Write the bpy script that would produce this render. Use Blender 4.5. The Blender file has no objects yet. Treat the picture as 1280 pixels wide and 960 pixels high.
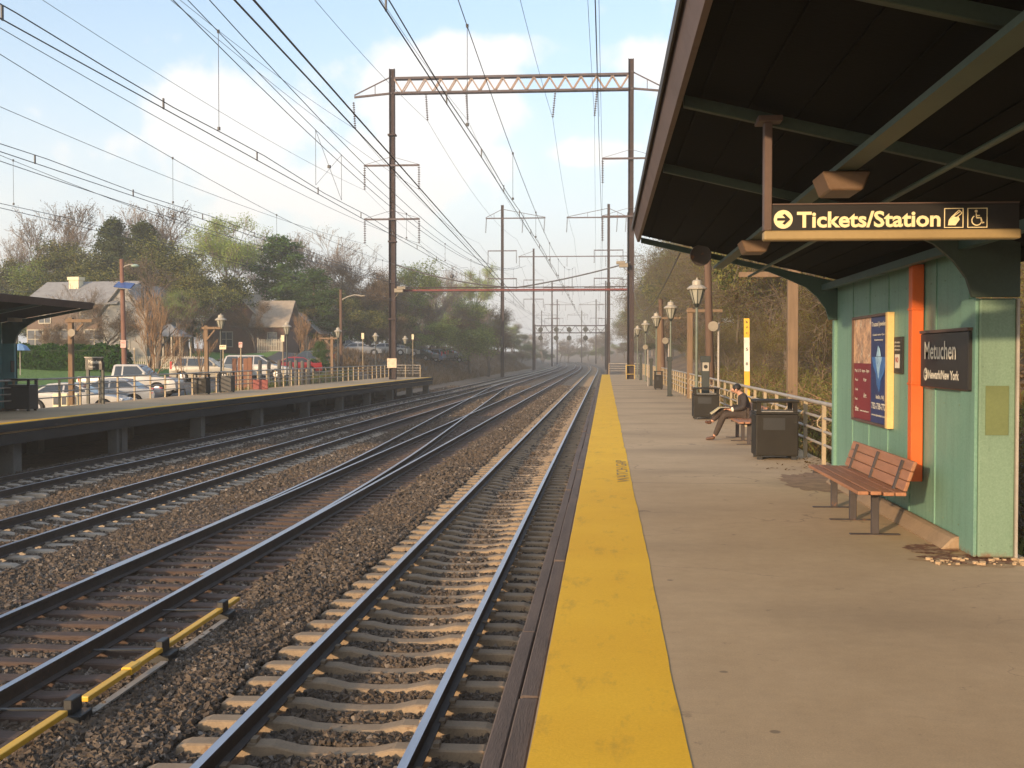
import bpy, bmesh, math, random
import numpy as np
from mathutils import Vector, Matrix

R = math.radians
rng = np.random.default_rng(7)
random.seed(7)
scene = bpy.context.scene
col = scene.collection

# ------------------------------------------------------------------ camera
F = 1460.0
TH, PH = math.atan(117 / F * math.cos(math.atan(36 / F))), math.atan(36 / F)
cam_d = bpy.data.cameras.new("camera")
cam = bpy.data.objects.new("camera", cam_d); col.objects.link(cam)
cam_d.sensor_width = 36; cam_d.lens = F / 1280 * 36
cam_d.clip_start = 0.1; cam_d.clip_end = 4000
cam.location = (0, 0, 1.75)
cam.rotation_euler = (R(90) - PH, 0, TH)
scene.camera = cam
CM = cam.rotation_euler.to_matrix()

def at(px, py, Y):
    """world point at forward distance Y seen at photograph pixel (px, py)"""
    d = CM @ Vector(((px - 640) / F, -(py - 480) / F, -1))
    d *= Y / d.y
    return Vector((d.x, Y, 1.75 + d.z))

# ------------------------------------------------------------------ light
SUN_EL, SUN_AZ = 10.5, 27.0          # the sun stands behind the camera, a little to the left
world = bpy.data.worlds.new("World"); scene.world = world; world.use_nodes = True
wn = world.node_tree; wn.nodes.clear()
def wnode(t, **k):
    n = wn.nodes.new(t)
    for a, b in k.items(): setattr(n, a, b)
    return n
def wmath(op, a, b=None, c=None):
    n = wnode('ShaderNodeMath', operation=op)
    for i, v in enumerate((a, b, c)):
        if v is None: continue
        if isinstance(v, (int, float)): n.inputs[i].default_value = v
        else: wn.links.new(v, n.inputs[i])
    return n.outputs[0]
wout = wnode('ShaderNodeOutputWorld')
sky = wnode('ShaderNodeTexSky', sky_type='NISHITA', sun_disc=False)
sky.sun_elevation = R(SUN_EL); sky.sun_rotation = R(180 + SUN_AZ)
sky.air_density = 1.0; sky.dust_density = 2.0; sky.ozone_density = 2.0
bg = wnode('ShaderNodeBackground'); bg.inputs[1].default_value = 0.15
wn.links.new(sky.outputs[0], bg.inputs[0])
geo = wnode('ShaderNodeTexCoord')
sep = wnode('ShaderNodeSeparateXYZ'); wn.links.new(geo.outputs['Generated'], sep.inputs[0])
dx, dy, dz = sep.outputs
den = wmath('ADD', wmath('MAXIMUM', dz, 0.0), 0.12)
comb = wnode('ShaderNodeCombineXYZ')
wn.links.new(wmath('DIVIDE', dx, den), comb.inputs[0]); wn.links.new(wmath('DIVIDE', dy, den), comb.inputs[1])
n1 = wnode('ShaderNodeTexNoise'); n1.inputs['Scale'].default_value = 0.75; n1.inputs['Detail'].default_value = 9; n1.inputs['Roughness'].default_value = 0.52
wn.links.new(comb.outputs[0], n1.inputs['Vector'])
n2 = wnode('ShaderNodeTexNoise'); n2.inputs['Scale'].default_value = 9.0; n2.inputs['Detail'].default_value = 10; n2.inputs['Roughness'].default_value = 0.55
wn.links.new(geo.outputs['Generated'], n2.inputs['Vector'])
# the cloud banks: soft masses standing in given directions of the sky, broken up by noise
def bank(px, py, rx, ry, power):
    d = (CM @ Vector(((px - 640) / F, -(py - 480) / F, -1))).normalized()
    az, el = d.x / d.y, d.z / d.y
    u = wmath('DIVIDE', wmath('SUBTRACT', wmath('DIVIDE', dx, wmath('MAXIMUM', dy, 0.05)), az), rx / F)
    v = wmath('DIVIDE', wmath('SUBTRACT', wmath('DIVIDE', dz, wmath('MAXIMUM', dy, 0.05)), el), ry / F)
    r2 = wmath('ADD', wmath('MULTIPLY', u, u), wmath('MULTIPLY', v, v))
    return wmath('MULTIPLY', wmath('MAXIMUM', wmath('SUBTRACT', 1.0, r2), 0.0), power)
tot = None
for b in ((330, 150, 200, 105, .6), (520, 110, 200, 85, .6), (400, 235, 280, 100, .55), (170, 190, 120, 50, .25), (740, 190, 70, 28, .42), (800, 85, 80, 50, .4),
          (650, 70, 90, 35, .35), (60, 25, 120, 18, .1), (470, 45, 60, 40, .22)):
    s = bank(*b); tot = s if tot is None else wmath('MAXIMUM', tot, s)
nn = wmath('MULTIPLY', wmath('SUBTRACT', n2.outputs[0], 0.5), 1.7)
cl = wmath('ADD', wmath('ADD', tot, nn), wmath('MULTIPLY', wmath('SUBTRACT', n1.outputs[0], 0.5), 0.7))
ramp = wnode('ShaderNodeMapRange', interpolation_type='SMOOTHSTEP')
ramp.inputs[1].default_value = 0.0; ramp.inputs[2].default_value = 0.42
ramp.inputs[3].default_value = 0.0; ramp.inputs[4].default_value = 0.93
wn.links.new(cl, ramp.inputs[0])
# milky veil towards the horizon
veil = wnode('ShaderNodeMapRange', interpolation_type='SMOOTHSTEP')
veil.inputs[1].default_value = 0.30; veil.inputs[2].default_value = 0.0
veil.inputs[3].default_value = 0.19; veil.inputs[4].default_value = 0.92
wn.links.new(dz, veil.inputs[0])
fac = wmath('MAXIMUM', ramp.outputs[0], veil.outputs[0])
bgc = wnode('ShaderNodeBackground'); bgc.inputs[1].default_value = 0.52
ccol = wnode('ShaderNodeMix', data_type='RGBA')
ccol.inputs[6].default_value = (0.93, 0.955, 1.0, 1); ccol.inputs[7].default_value = (1.06, 1.03, 1.0, 1)
wn.links.new(ramp.outputs[0], ccol.inputs[0]); wn.links.new(ccol.outputs[2], bgc.inputs[0])
mixs = wnode('ShaderNodeMixShader')
wn.links.new(fac, mixs.inputs[0]); wn.links.new(bg.outputs[0], mixs.inputs[1]); wn.links.new(bgc.outputs[0], mixs.inputs[2])
wn.links.new(mixs.outputs[0], wout.inputs[0])

sun_d = bpy.data.lights.new("sun", 'SUN'); sun_d.energy = 2.4; sun_d.angle = R(1.2); sun_d.color = (1.0, 0.70, 0.42)
sun = bpy.data.objects.new("sun", sun_d); col.objects.link(sun)
e, a = R(SUN_EL), R(SUN_AZ)
travel = Vector((math.sin(a) * math.cos(e), math.cos(a) * math.cos(e), -math.sin(e)))
sun.rotation_euler = travel.to_track_quat('-Z', 'Y').to_euler()
sun.location = (-20, -40, 30)
scene.view_settings.view_transform = 'Standard'; scene.view_settings.look = 'None'
scene.view_settings.exposure = 1.17; scene.view_settings.gamma = 1
scene.render.engine = 'CYCLES'
scene.cycles.max_bounces = 5; scene.cycles.diffuse_bounces = 3; scene.cycles.transparent_max_bounces = 8
scene.cycles.volume_bounces = 0; scene.cycles.use_denoising = True
scene.render.use_persistent_data = False

# ------------------------------------------------------------------ helpers
def mesh_np(name, verts, faces, mats, fm=None, smooth=False, tone=None):
    """faces: list of (n,k) int arrays; fm: list of material indices, one per array"""
    me = bpy.data.meshes.new(name)
    verts = np.asarray(verts, dtype=np.float32)
    me.vertices.add(len(verts)); me.vertices.foreach_set('co', verts.ravel())
    faces = [np.asarray(f, dtype=np.int32) for f in faces if len(f)]
    tl = sum(f.size for f in faces); tp = sum(len(f) for f in faces)
    me.loops.add(tl); me.polygons.add(tp)
    me.loops.foreach_set('vertex_index', np.concatenate([f.ravel() for f in faces]))
    tot = np.concatenate([np.full(len(f), f.shape[1], np.int32) for f in faces])
    st = np.concatenate([[0], np.cumsum(tot)[:-1]]).astype(np.int32)
    me.polygons.foreach_set('loop_start', st)
    me.polygons.foreach_set('loop_total', tot)
    for m in mats: me.materials.append(m)
    if fm is not None:
        me.polygons.foreach_set('material_index', np.concatenate([np.full(len(f), i, np.int32) for f, i in zip(faces, fm)]))
    me.polygons.foreach_set('use_smooth', np.full(tp, smooth))
    if tone is not None:
        at_ = me.attributes.new('tone', 'FLOAT', 'POINT'); at_.data.foreach_set('value', np.asarray(tone, np.float32))
    me.update(calc_edges=True)
    return me

def tag(o, label=None, cat=None, group=None, kind=None):
    if label: o['label'] = label
    if cat: o['category'] = cat
    if group: o['group'] = group
    if kind: o['kind'] = kind
    return o

def link(name, me, parent=None, loc=(0, 0, 0), rz=0):
    o = bpy.data.objects.new(name, me); col.objects.link(o)
    o.parent = parent; o.location = loc
    if rz: o.rotation_euler = (0, 0, rz)
    return o

def empty(name, loc=(0, 0, 0), rz=0, label=None, cat=None, group=None):
    o = bpy.data.objects.new(name, None); col.objects.link(o)
    o.location = loc; o.rotation_euler = (0, 0, rz); o.empty_display_size = .2
    return tag(o, label, cat, group)

def copy_tree(o, parent=None):
    c = o.copy(); col.objects.link(c); c.parent = parent
    for ch in list(o.children): copy_tree(ch, c)
    return c

class MB:
    def __init__(s): s.v = []; s.f = []; s.m = []; s.mi = 0
    def add(s, vs, fs):
        b = len(s.v); s.v += [tuple(v) for v in vs]
        for f in fs: s.f.append(tuple(b + i for i in f)); s.m.append(s.mi)
        return s
    def box(s, x0, x1, y0, y1, z0, z1):
        return s.add([(x0, y0, z0), (x1, y0, z0), (x1, y1, z0), (x0, y1, z0), (x0, y0, z1), (x1, y0, z1), (x1, y1, z1), (x0, y1, z1)],
                     [(0, 3, 2, 1), (4, 5, 6, 7), (0, 1, 5, 4), (1, 2, 6, 5), (2, 3, 7, 6), (3, 0, 4, 7)])
    def bar(s, p, q, w, h, up=(0, 0, 1)):
        p = Vector(p); q = Vector(q); d = (q - p).normalized(); u = Vector(up)
        if abs(d.dot(u)) > .98: u = Vector((0, 1, 0))
        sd = d.cross(u).normalized() * w / 2; u = sd.normalized().cross(d).normalized() * h / 2
        c = [p - sd - u, p + sd - u, p + sd + u, p - sd + u, q - sd - u, q + sd - u, q + sd + u, q - sd + u]
        return s.add(c, [(0, 1, 2, 3), (7, 6, 5, 4), (0, 4, 5, 1), (1, 5, 6, 2), (2, 6, 7, 3), (3, 7, 4, 0)])
    def tube(s, pts, r, n=8, caps=True):
        pts = [Vector(p) for p in pts]; rs = r if hasattr(r, '__len__') else [r] * len(pts)
        rings = []
        u = None
        for i, p in enumerate(pts):
            d = (pts[min(i + 1, len(pts) - 1)] - pts[max(i - 1, 0)]).normalized()
            if u is None: u = Vector((0, 0, 1)) if abs(d.z) < .9 else Vector((0, 1, 0))
            a_ = d.cross(u).normalized(); b_ = a_.cross(d).normalized(); u = b_
            rings.append([p + (a_ * math.cos(t) + b_ * math.sin(t)) * rs[i] for t in [2 * math.pi * k / n for k in range(n)]])
        vs = [v for g in rings for v in g]; fs = []
        for i in range(len(rings) - 1):
            for k in range(n):
                k2 = (k + 1) % n
                fs.append((i * n + k, (i + 1) * n + k, (i + 1) * n + k2, i * n + k2))
        if caps: fs.append(tuple(range(n))); fs.append(tuple(reversed(range((len(rings) - 1) * n, len(rings) * n))))
        return s.add(vs, fs)
    def lathe(s, c, prof, n=16, axis='z'):
        """prof: (radius, height) pairs"""
        c = Vector(c); vs = []; fs = []
        for r, h in prof:
            for k in range(n):
                t = 2 * math.pi * k / n
                p = {'z': (r * math.cos(t), r * math.sin(t), h), 'y': (r * math.cos(t), h, r * math.sin(t)), 'x': (h, r * math.cos(t), r * math.sin(t))}[axis]
                vs.append(c + Vector(p))
        for i in range(len(prof) - 1):
            for k in range(n):
                k2 = (k + 1) % n; fs.append((i * n + k, i * n + k2, (i + 1) * n + k2, (i + 1) * n + k))
        fs.append(tuple(reversed(range(n)))); fs.append(tuple(range((len(prof) - 1) * n, len(prof) * n)))
        return s.add(vs, fs)
    def prism(s, poly, y0, y1, plane='xz'):
        """polygon in a plane, extruded along the third axis"""
        def P(u, v, w): return {'xz': (u, w, v), 'xy': (u, v, w), 'yz': (w, u, v)}[plane]
        n = len(poly); vs = [P(u, v, y0) for u, v in poly] + [P(u, v, y1) for u, v in poly]
        fs = [tuple(range(n)), tuple(reversed(range(n, 2 * n)))] + [(i, i + n, (i + 1) % n + n, (i + 1) % n) for i in range(n)]
        return s.add(vs, fs)
    def mesh(s, name, mats, smooth=False, bevel=0, seg=1):
        me = bpy.data.meshes.new(name); me.from_pydata(s.v, [], s.f)
        mats = mats if isinstance(mats, (list, tuple)) else [mats]
        for m in mats: me.materials.append(m)
        me.polygons.foreach_set('material_index', s.m)
        bm = bmesh.new(); bm.from_mesh(me)
        bmesh.ops.recalc_face_normals(bm, faces=bm.faces)
        if bevel:
            es = [e_ for e_ in bm.edges if len(e_.link_faces) == 2 and e_.calc_face_angle(0) > .5]
            bmesh.ops.bevel(bm, geom=es, offset=bevel, segments=seg, affect='EDGES', profile=.6, clamp_overlap=True)
        bm.to_mesh(me); bm.free()
        me.polygons.foreach_set('use_smooth', [smooth] * len(me.polygons))
        if smooth:
            try: me.set_sharp_from_angle(angle=R(40))
            except Exception: pass
        return me
    def build(s, name, mats, parent=None, loc=(0, 0, 0), rz=0, **k):
        return link(name, s.mesh(name, mats, **k), parent, loc, rz)

# ------------------------------------------------------------------ materials
def newmat(name):
    m = bpy.data.materials.new(name); m.use_nodes = True; nt = m.node_tree; nt.nodes.clear()
    out = nt.nodes.new('ShaderNodeOutputMaterial'); return m, nt, out
def nd(nt, t, **k):
    n = nt.nodes.new(t)
    for a_, b_ in k.items():
        if a_.startswith('i_'): n.inputs[a_[2:]].default_value = b_
        else: setattr(n, a_, b_)
    return n
def rgba(c): return (c[0], c[1], c[2], 1)
def ramp_n(nt, fac, stops):
    r = nt.nodes.new('ShaderNodeValToRGB'); nt.links.new(fac, r.inputs[0])
    el = r.color_ramp.elements
    while len(el) < len(stops): el.new(.5)
    for e_, (p, c) in zip(el, stops): e_.position = p; e_.color = rgba(c)
    return r.outputs[0]
def mix_c(nt, fac, a_, b_, mode='MIX'):
    m = nt.nodes.new('ShaderNodeMix'); m.data_type = 'RGBA'; m.blend_type = mode
    for i, v in ((0, fac), (6, a_), (7, b_)):
        if isinstance(v, (int, float)): m.inputs[i].default_value = v
        elif isinstance(v, (tuple, list)): m.inputs[i].default_value = rgba(v)
        else: nt.links.new(v, m.inputs[i])
    return m.outputs[2]
def coords(nt, kind='Object', scale=(1, 1, 1)):
    tc = nt.nodes.new('ShaderNodeTexCoord'); mp = nt.nodes.new('ShaderNodeMapping'); mp.inputs['Scale'].default_value = scale
    nt.links.new(tc.outputs[kind], mp.inputs[0]); return mp.outputs[0]
def noise(nt, vec, scale, detail=5, rough=.55):
    n = nd(nt, 'ShaderNodeTexNoise'); n.inputs['Scale'].default_value = scale; n.inputs['Detail'].default_value = detail; n.inputs['Roughness'].default_value = rough
    nt.links.new(vec, n.inputs['Vector']); return n.outputs[0]
def bump(nt, h, strength, dist, normal=None):
    b = nd(nt, 'ShaderNodeBump'); b.inputs['Strength'].default_value = strength; b.inputs['Distance'].default_value = dist
    nt.links.new(h, b.inputs['Height'])
    if normal: nt.links.new(normal, b.inputs['Normal'])
    return b.outputs[0]

def M(name, c, rough=.7, var=.25, scale=3, fine=40, metal=0, bmp=.0, dist=.01, stretch=(1, 1, 1), c2=None, spot=None, coat=0, spec=.5):
    m, nt, out = newmat(name)
    b = nd(nt, 'ShaderNodeBsdfPrincipled'); nt.links.new(b.outputs[0], out.inputs[0])
    v = coords(nt, 'Object', stretch)
    n_ = noise(nt, v, scale, 6, .6); n2_ = noise(nt, v, fine, 3)
    lo = tuple(x * (1 - var) for x in c); hi = tuple(min(1, x * (1 + var)) for x in c)
    if c2: lo = c2
    base = ramp_n(nt, n_, [(.32, lo), (.68, hi)])
    base = mix_c(nt, .35 if var > .02 else .05, base, ramp_n(nt, n2_, [(.3, lo), (.7, hi)]))
    if spot:                                         # spot = (colour, threshold, scale): rust, stains, chips
        sp = noise(nt, v, spot[2], 8, .65)
        k = nd(nt, 'ShaderNodeMapRange'); k.inputs[1].default_value = spot[1]; k.inputs[2].default_value = spot[1] + .08
        nt.links.new(sp, k.inputs[0]); base = mix_c(nt, k.outputs[0], base, spot[0])
    nt.links.new(base, b.inputs['Base Color'])
    b.inputs['Roughness'].default_value = rough; b.inputs['Metallic'].default_value = metal
    b.inputs['Coat Weight'].default_value = coat; b.inputs['Specular IOR Level'].default_value = spec
    if bmp: nt.links.new(bump(nt, n2_, bmp, dist), b.inputs['Normal'])
    return m

def M_leaf(name, cols, scale=1.2, trans=.35, rough=.7):
    m, nt, out = newmat(name)
    v = coords(nt, 'Object')
    n_ = noise(nt, v, scale, 4); f_ = noise(nt, v, 25, 2)
    c = ramp_n(nt, n_, [(.25 + .5 * i / max(1, len(cols) - 1), k) for i, k in enumerate(cols)])
    c = mix_c(nt, .45, c, ramp_n(nt, f_, [(.3, cols[0]), (.7, cols[-1])]))
    oi = nd(nt, 'ShaderNodeObjectInfo')
    hs = nd(nt, 'ShaderNodeHueSaturation'); nt.links.new(c, hs.inputs['Color'])
    mr = nd(nt, 'ShaderNodeMapRange'); mr.inputs[3].default_value = .8; mr.inputs[4].default_value = 1.25
    nt.links.new(oi.outputs['Random'], mr.inputs[0]); nt.links.new(mr.outputs[0], hs.inputs['Value'])
    d = nd(nt, 'ShaderNodeBsdfDiffuse'); t = nd(nt, 'ShaderNodeBsdfTranslucent'); mx = nd(nt, 'ShaderNodeMixShader'); mx.inputs[0].default_value = trans
    nt.links.new(hs.outputs[0], d.inputs[0]); nt.links.new(hs.outputs[0], t.inputs[0])
    nt.links.new(d.outputs[0], mx.inputs[1]); nt.links.new(t.outputs[0], mx.inputs[2]); nt.links.new(mx.outputs[0], out.inputs[0])
    return m

def M_stone(name, stops, attr=True):
    """ballast: every stone its own tone (attribute), the bed below by Voronoi cells"""
    m, nt, out = newmat(name)
    b = nd(nt, 'ShaderNodeBsdfPrincipled'); nt.links.new(b.outputs[0], out.inputs[0]); b.inputs['Roughness'].default_value = .92
    v = coords(nt, 'Object')
    if attr:
        t = nd(nt, 'ShaderNodeAttribute', attribute_name='tone').outputs['Fac']
        h = noise(nt, v, 60, 4)
    else:
        vo = nd(nt, 'ShaderNodeTexVoronoi'); vo.inputs['Scale'].default_value = 17; nt.links.new(v, vo.inputs['Vector'])
        t = nd(nt, 'ShaderNodeSeparateColor'); nt.links.new(vo.outputs['Color'], t.inputs[0]); t = t.outputs[0]
        h = vo.outputs['Distance']
    c = ramp_n(nt, t, stops)
    big = noise(nt, v, .35, 5); c = mix_c(nt, ramp_n(nt, big, [(.4, (0, 0, 0)), (.65, (.6, .6, .6))]), c, (.10, .070, .046))
    nt.links.new(c, b.inputs['Base Color'])
    nt.links.new(bump(nt, h, .8 if not attr else .4, .03 if not attr else .004), b.inputs['Normal'])
    return m

def M_concrete():
    m, nt, out = newmat('platform_concrete')
    b = nd(nt, 'ShaderNodeBsdfPrincipled'); nt.links.new(b.outputs[0], out.inputs[0])
    v = coords(nt); big = noise(nt, v, .35, 6, .6); mid = noise(nt, v, 2.2, 7, .65); fine = noise(nt, v, 90, 4, .7)
    st = noise(nt, coords(nt, 'Object', (.3, .6, 1)), .6, 4, .5)
    c = ramp_n(nt, mid, [(.3, (.47, .33, .185)), (.7, (.56, .405, .24))])
    c = mix_c(nt, .5, c, ramp_n(nt, big, [(.35, (.42, .30, .17)), (.65, (.56, .42, .25))]))
    c = mix_c(nt, ramp_n(nt, st, [(.51, (0, 0, 0)), (.70, (.65, .65, .65))]), c, (.27, .19, .11))  # broad dark streaks: stains, also painted in place of soft shadow bands
    vc = nd(nt, 'ShaderNodeTexVoronoi', feature='DISTANCE_TO_EDGE'); vc.inputs['Scale'].default_value = .28
    wv = nd(nt, 'ShaderNodeVectorMath', operation='MULTIPLY_ADD'); ns_ = nd(nt, 'ShaderNodeTexNoise'); ns_.inputs['Scale'].default_value = 1.6; ns_.inputs['Detail'].default_value = 8; nt.links.new(v, ns_.inputs['Vector'])
    nt.links.new(ns_.outputs['Color'], wv.inputs[0]); wv.inputs[1].default_value = (1.1, 1.1, 0); nt.links.new(v, wv.inputs[2]); nt.links.new(wv.outputs[0], vc.inputs['Vector'])
    ck = nd(nt, 'ShaderNodeMath', operation='MULTIPLY'); nt.links.new(ramp_n(nt, vc.outputs['Distance'], [(.0, (.7, .7, .7)), (.0028, (0, 0, 0))]), ck.inputs[0]); nt.links.new(ramp_n(nt, big, [(.45, (0, 0, 0)), (.55, (1, 1, 1))]), ck.inputs[1])
    c = mix_c(nt, ck.outputs[0], c, (.14, .10, .07))
    pt = noise(nt, v, 9, 6, .7); c = mix_c(nt, .09, c, ramp_n(nt, pt, [(.35, (.25, .25, .25)), (.65, (.75, .75, .75))]), 'OVERLAY')
    c = mix_c(nt, .2, c, ramp_n(nt, fine, [(.35, (.12, .1, .08)), (.65, (.6, .52, .43))]), 'OVERLAY')
    sp = noise(nt, v, 6, 9, .7)
    c = mix_c(nt, ramp_n(nt, sp, [(.63, (0, 0, 0)), (.70, (.6, .6, .6))]), c, (.20, .14, .085))
    gum = nd(nt, 'ShaderNodeTexVoronoi'); gum.inputs['Scale'].default_value = 1.7; nt.links.new(v, gum.inputs['Vector'])
    c = mix_c(nt, ramp_n(nt, gum.outputs['Distance'], [(.035, (.7, .7, .7)), (.05, (0, 0, 0))]), c, (.15, .11, .07))
    # expansion joints across the platform and a hairline crack web
    sx = nd(nt, 'ShaderNodeSeparateXYZ'); nt.links.new(v, sx.inputs[0])
    wob = nd(nt, 'ShaderNodeMath', operation='MULTIPLY_ADD'); nt.links.new(noise(nt, v, 3, 3), wob.inputs[0]); wob.inputs[1].default_value = .03; nt.links.new(sx.outputs[1], wob.inputs[2])
    md = nd(nt, 'ShaderNodeMath', operation='PINGPONG'); nt.links.new(wob.outputs[0], md.inputs[0]); md.inputs[1].default_value = 8.05
    jn = ramp_n(nt, md.outputs[0], [(.0, (.85, .85, .85)), (.02, (0, 0, 0))])
    c = mix_c(nt, jn, c, (.1, .08, .06))
    nt.links.new(c, b.inputs['Base Color']); b.inputs['Roughness'].default_value = .85
    nt.links.new(bump(nt, fine, .35, .004, bump(nt, mid, .25, .02)), b.inputs['Normal'])
    return m

def M_yellow():
    m, nt, out = newmat('warning_yellow')
    b = nd(nt, 'ShaderNodeBsdfPrincipled'); nt.links.new(b.outputs[0], out.inputs[0])
    v = coords(nt); big = noise(nt, v, .8, 6, .6); fine = noise(nt, v, 70, 4, .7)
    c = ramp_n(nt, big, [(.3, (.84, .46, .022)), (.7, (.92, .54, .03))])
    sc = noise(nt, coords(nt, 'Object', (1, .3, 1)), 5, 9, .7)
    c = mix_c(nt, ramp_n(nt, sc, [(.55, (0, 0, 0)), (.68, (.6, .6, .6))]), c, (.52, .29, .035))
    sc2 = noise(nt, coords(nt, 'Object', (2, .5, 1)), 11, 9, .75)
    c = mix_c(nt, ramp_n(nt, sc2, [(.66, (0, 0, 0)), (.74, (.35, .35, .35))]), c, (.36, .21, .05))
    c = mix_c(nt, .15, c, ramp_n(nt, fine, [(.35, (.3, .18, .02)), (.65, (.85, .6, .1))]))
    nt.links.new(c, b.inputs['Base Color']); b.inputs['Roughness'].default_value = .8; b.inputs['Specular IOR Level'].default_value = .25
    nt.links.new(bump(nt, fine, .5, .003), b.inputs['Normal'])
    return m

def M_panel(name, c1, c2):
    """painted steel panelling: upright seams, chalky paint, runs and rust at the foot"""
    m, nt, out = newmat(name)
    b = nd(nt, 'ShaderNodeBsdfPrincipled'); nt.links.new(b.outputs[0], out.inputs[0])
    v = coords(nt); big = noise(nt, v, 1.1, 6, .6); fine = noise(nt, v, 60, 3); run = noise(nt, coords(nt, 'Object', (6, 6, .35)), 2.0, 7, .65)
    c = ramp_n(nt, big, [(.3, c1), (.7, c2)])
    chip = noise(nt, v, 9, 9, .72)
    c = mix_c(nt, ramp_n(nt, chip, [(.70, (0, 0, 0)), (.73, (.6, .6, .6))]), c, (.13, .085, .05))
    c = mix_c(nt, ramp_n(nt, run, [(.46, (0, 0, 0)), (.72, (.6, .6, .6))]), c, tuple(x * .72 for x in c1))
    sx = nd(nt, 'ShaderNodeSeparateXYZ'); nt.links.new(v, sx.inputs[0])
    lo = nd(nt, 'ShaderNodeMapRange'); lo.inputs[1].default_value = .16; lo.inputs[2].default_value = .0; nt.links.new(sx.outputs[2], lo.inputs[0])
    ru = nd(nt, 'ShaderNodeMath', operation='MULTIPLY'); nt.links.new(lo.outputs[0], ru.inputs[0]); nt.links.new(noise(nt, v, 14, 6, .7), ru.inputs[1])
    c = mix_c(nt, ramp_n(nt, ru.outputs[0], [(.3, (0, 0, 0)), (.5, (.85, .85, .85))]), c, (.20, .075, .03))
    c = mix_c(nt, .1, c, ramp_n(nt, fine, [(.3, (.1, .15, .12)), (.7, (.6, .7, .6))]))
    nt.links.new(c, b.inputs['Base Color']); b.inputs['Roughness'].default_value = .5
    nt.links.new(bump(nt, fine, .15, .003, bump(nt, big, .3, .03)), b.inputs['Normal'])
    return m

def M_brick(name, c1, c2, mortar, sc=4):
    m, nt, out = newmat(name)
    b = nd(nt, 'ShaderNodeBsdfPrincipled'); nt.links.new(b.outputs[0], out.inputs[0]); b.inputs['Roughness'].default_value = .85
    tc = nd(nt, 'ShaderNodeTexCoord'); sp = nd(nt, 'ShaderNodeSeparateXYZ'); nt.links.new(tc.outputs['Object'], sp.inputs[0])
    ad = nd(nt, 'ShaderNodeMath', operation='ADD'); nt.links.new(sp.outputs[0], ad.inputs[0]); nt.links.new(sp.outputs[1], ad.inputs[1])
    cb = nd(nt, 'ShaderNodeCombineXYZ'); nt.links.new(ad.outputs[0], cb.inputs[0]); nt.links.new(sp.outputs[2], cb.inputs[1])
    br = nd(nt, 'ShaderNodeTexBrick'); br.inputs['Scale'].default_value = sc
    br.inputs['Color1'].default_value = rgba(c1); br.inputs['Color2'].default_value = rgba(c2); br.inputs['Mortar'].default_value = rgba(mortar)
    nt.links.new(cb.outputs[0], br.inputs['Vector'])
    nt.links.new(mix_c(nt, .3, br.outputs['Color'], ramp_n(nt, noise(nt, tc.outputs['Object'], .8), [(.3, c1), (.7, c2)])), b.inputs['Base Color'])
    return m

def M_glass(name, c=(.02, .025, .03), rough=.06):
    m, nt, out = newmat(name)
    b = nd(nt, 'ShaderNodeBsdfPrincipled'); nt.links.new(b.outputs[0], out.inputs[0])
    v = coords(nt); nt.links.new(ramp_n(nt, noise(nt, v, 2), [(.3, c), (.7, tuple(x * 1.6 for x in c))]), b.inputs['Base Color'])
    b.inputs['Roughness'].default_value = rough; b.inputs['Specular IOR Level'].default_value = .9
    return m

STONES = [(0, (.04, .032, .025)), (.4, (.088, .068, .052)), (.75, (.155, .125, .098)), (1, (.33, .29, .25))]
m_stone = M_stone('ballast_stone', STONES)
m_bed = M_stone('ballast_bed', STONES, attr=False)
m_conc = M_concrete()
m_yel = M_yellow()
m_edgewood = M('edge_timber', (.12, .085, .065), .8, .35, 2, 30, stretch=(4, .4, 4), bmp=.4, spot=((.07, .05, .04), .6, 3))
m_green = M_panel('green_panel', (.115, .26, .195), (.155, .315, .24))
m_green_lt = M_panel('green_column', (.135, .225, .145), (.17, .27, .18))
m_rafter = M('rafter_green', (.035, .058, .042), .65, .25, 2, 40)
m_teal = M('teal_steel', (.035, .08, .07), .5, .2, 2, 40)
m_beamgreen = M('green_beam', (.055, .085, .058), .55, .2, 2, 40)
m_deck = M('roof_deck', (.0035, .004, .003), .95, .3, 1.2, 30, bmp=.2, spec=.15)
m_fascia = M('fascia_brown', (.10, .065, .055), .6, .25, 2, 30, spot=((.08, .045, .03), .58, 5))
m_roofing = M('roofing', (.05, .05, .055), .7, .3, 1, 20)
m_orange = M('orange_paint', (.62, .12, .02), .5, .1, 3, 40, spot=((.35, .08, .03), .68, 8))
m_black = M('black_sign', (.018, .016, .015), .4, .2, 3, 40)
m_white = M('white_letter', (.75, .70, .58), .6, .06, 5, 40)
m_cream = M('warmlit_letter', (.85, .72, .42), .6, .05, 5, 40)  # sign lettering, warm sunlight tinted into its colour
m_tan = M('tan_rail', (.33, .24, .11), .5, .12, 3, 40)
m_brownpost = M('sign_brown', (.10, .062, .048), .55, .2, 3, 40)
m_bin = M('bin_steel', (.019, .016, .012), .6, .25, 3, 50, spot=((.05, .045, .035), .64, 7), spec=.25)
m_bin_dk = M('bin_dark', (.02, .02, .02), .5, .2, 3, 50)
m_slat = M('bench_wood', (.33, .15, .075), .6, .25, 2, 30, stretch=(8, .8, 8), bmp=.3, dist=.004)
m_benchleg = M('bench_leg', (.05, .04, .04), .6, .3, 5, 50, spot=((.2, .08, .03), .6, 12))
m_rail_pipe = M('railing_grey', (.38, .34, .29), .55, .2, 3, 40, metal=.1)
m_rail_post = M('railing_cream', (.36, .28, .17), .55, .15, 3, 40)
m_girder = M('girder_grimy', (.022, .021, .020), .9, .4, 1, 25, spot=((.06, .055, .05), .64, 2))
m_concdark = M('pier_concrete', (.13, .12, .105), .85, .3, 1.5, 30, bmp=.5, spot=((.09, .08, .07), .58, 2))
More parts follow.
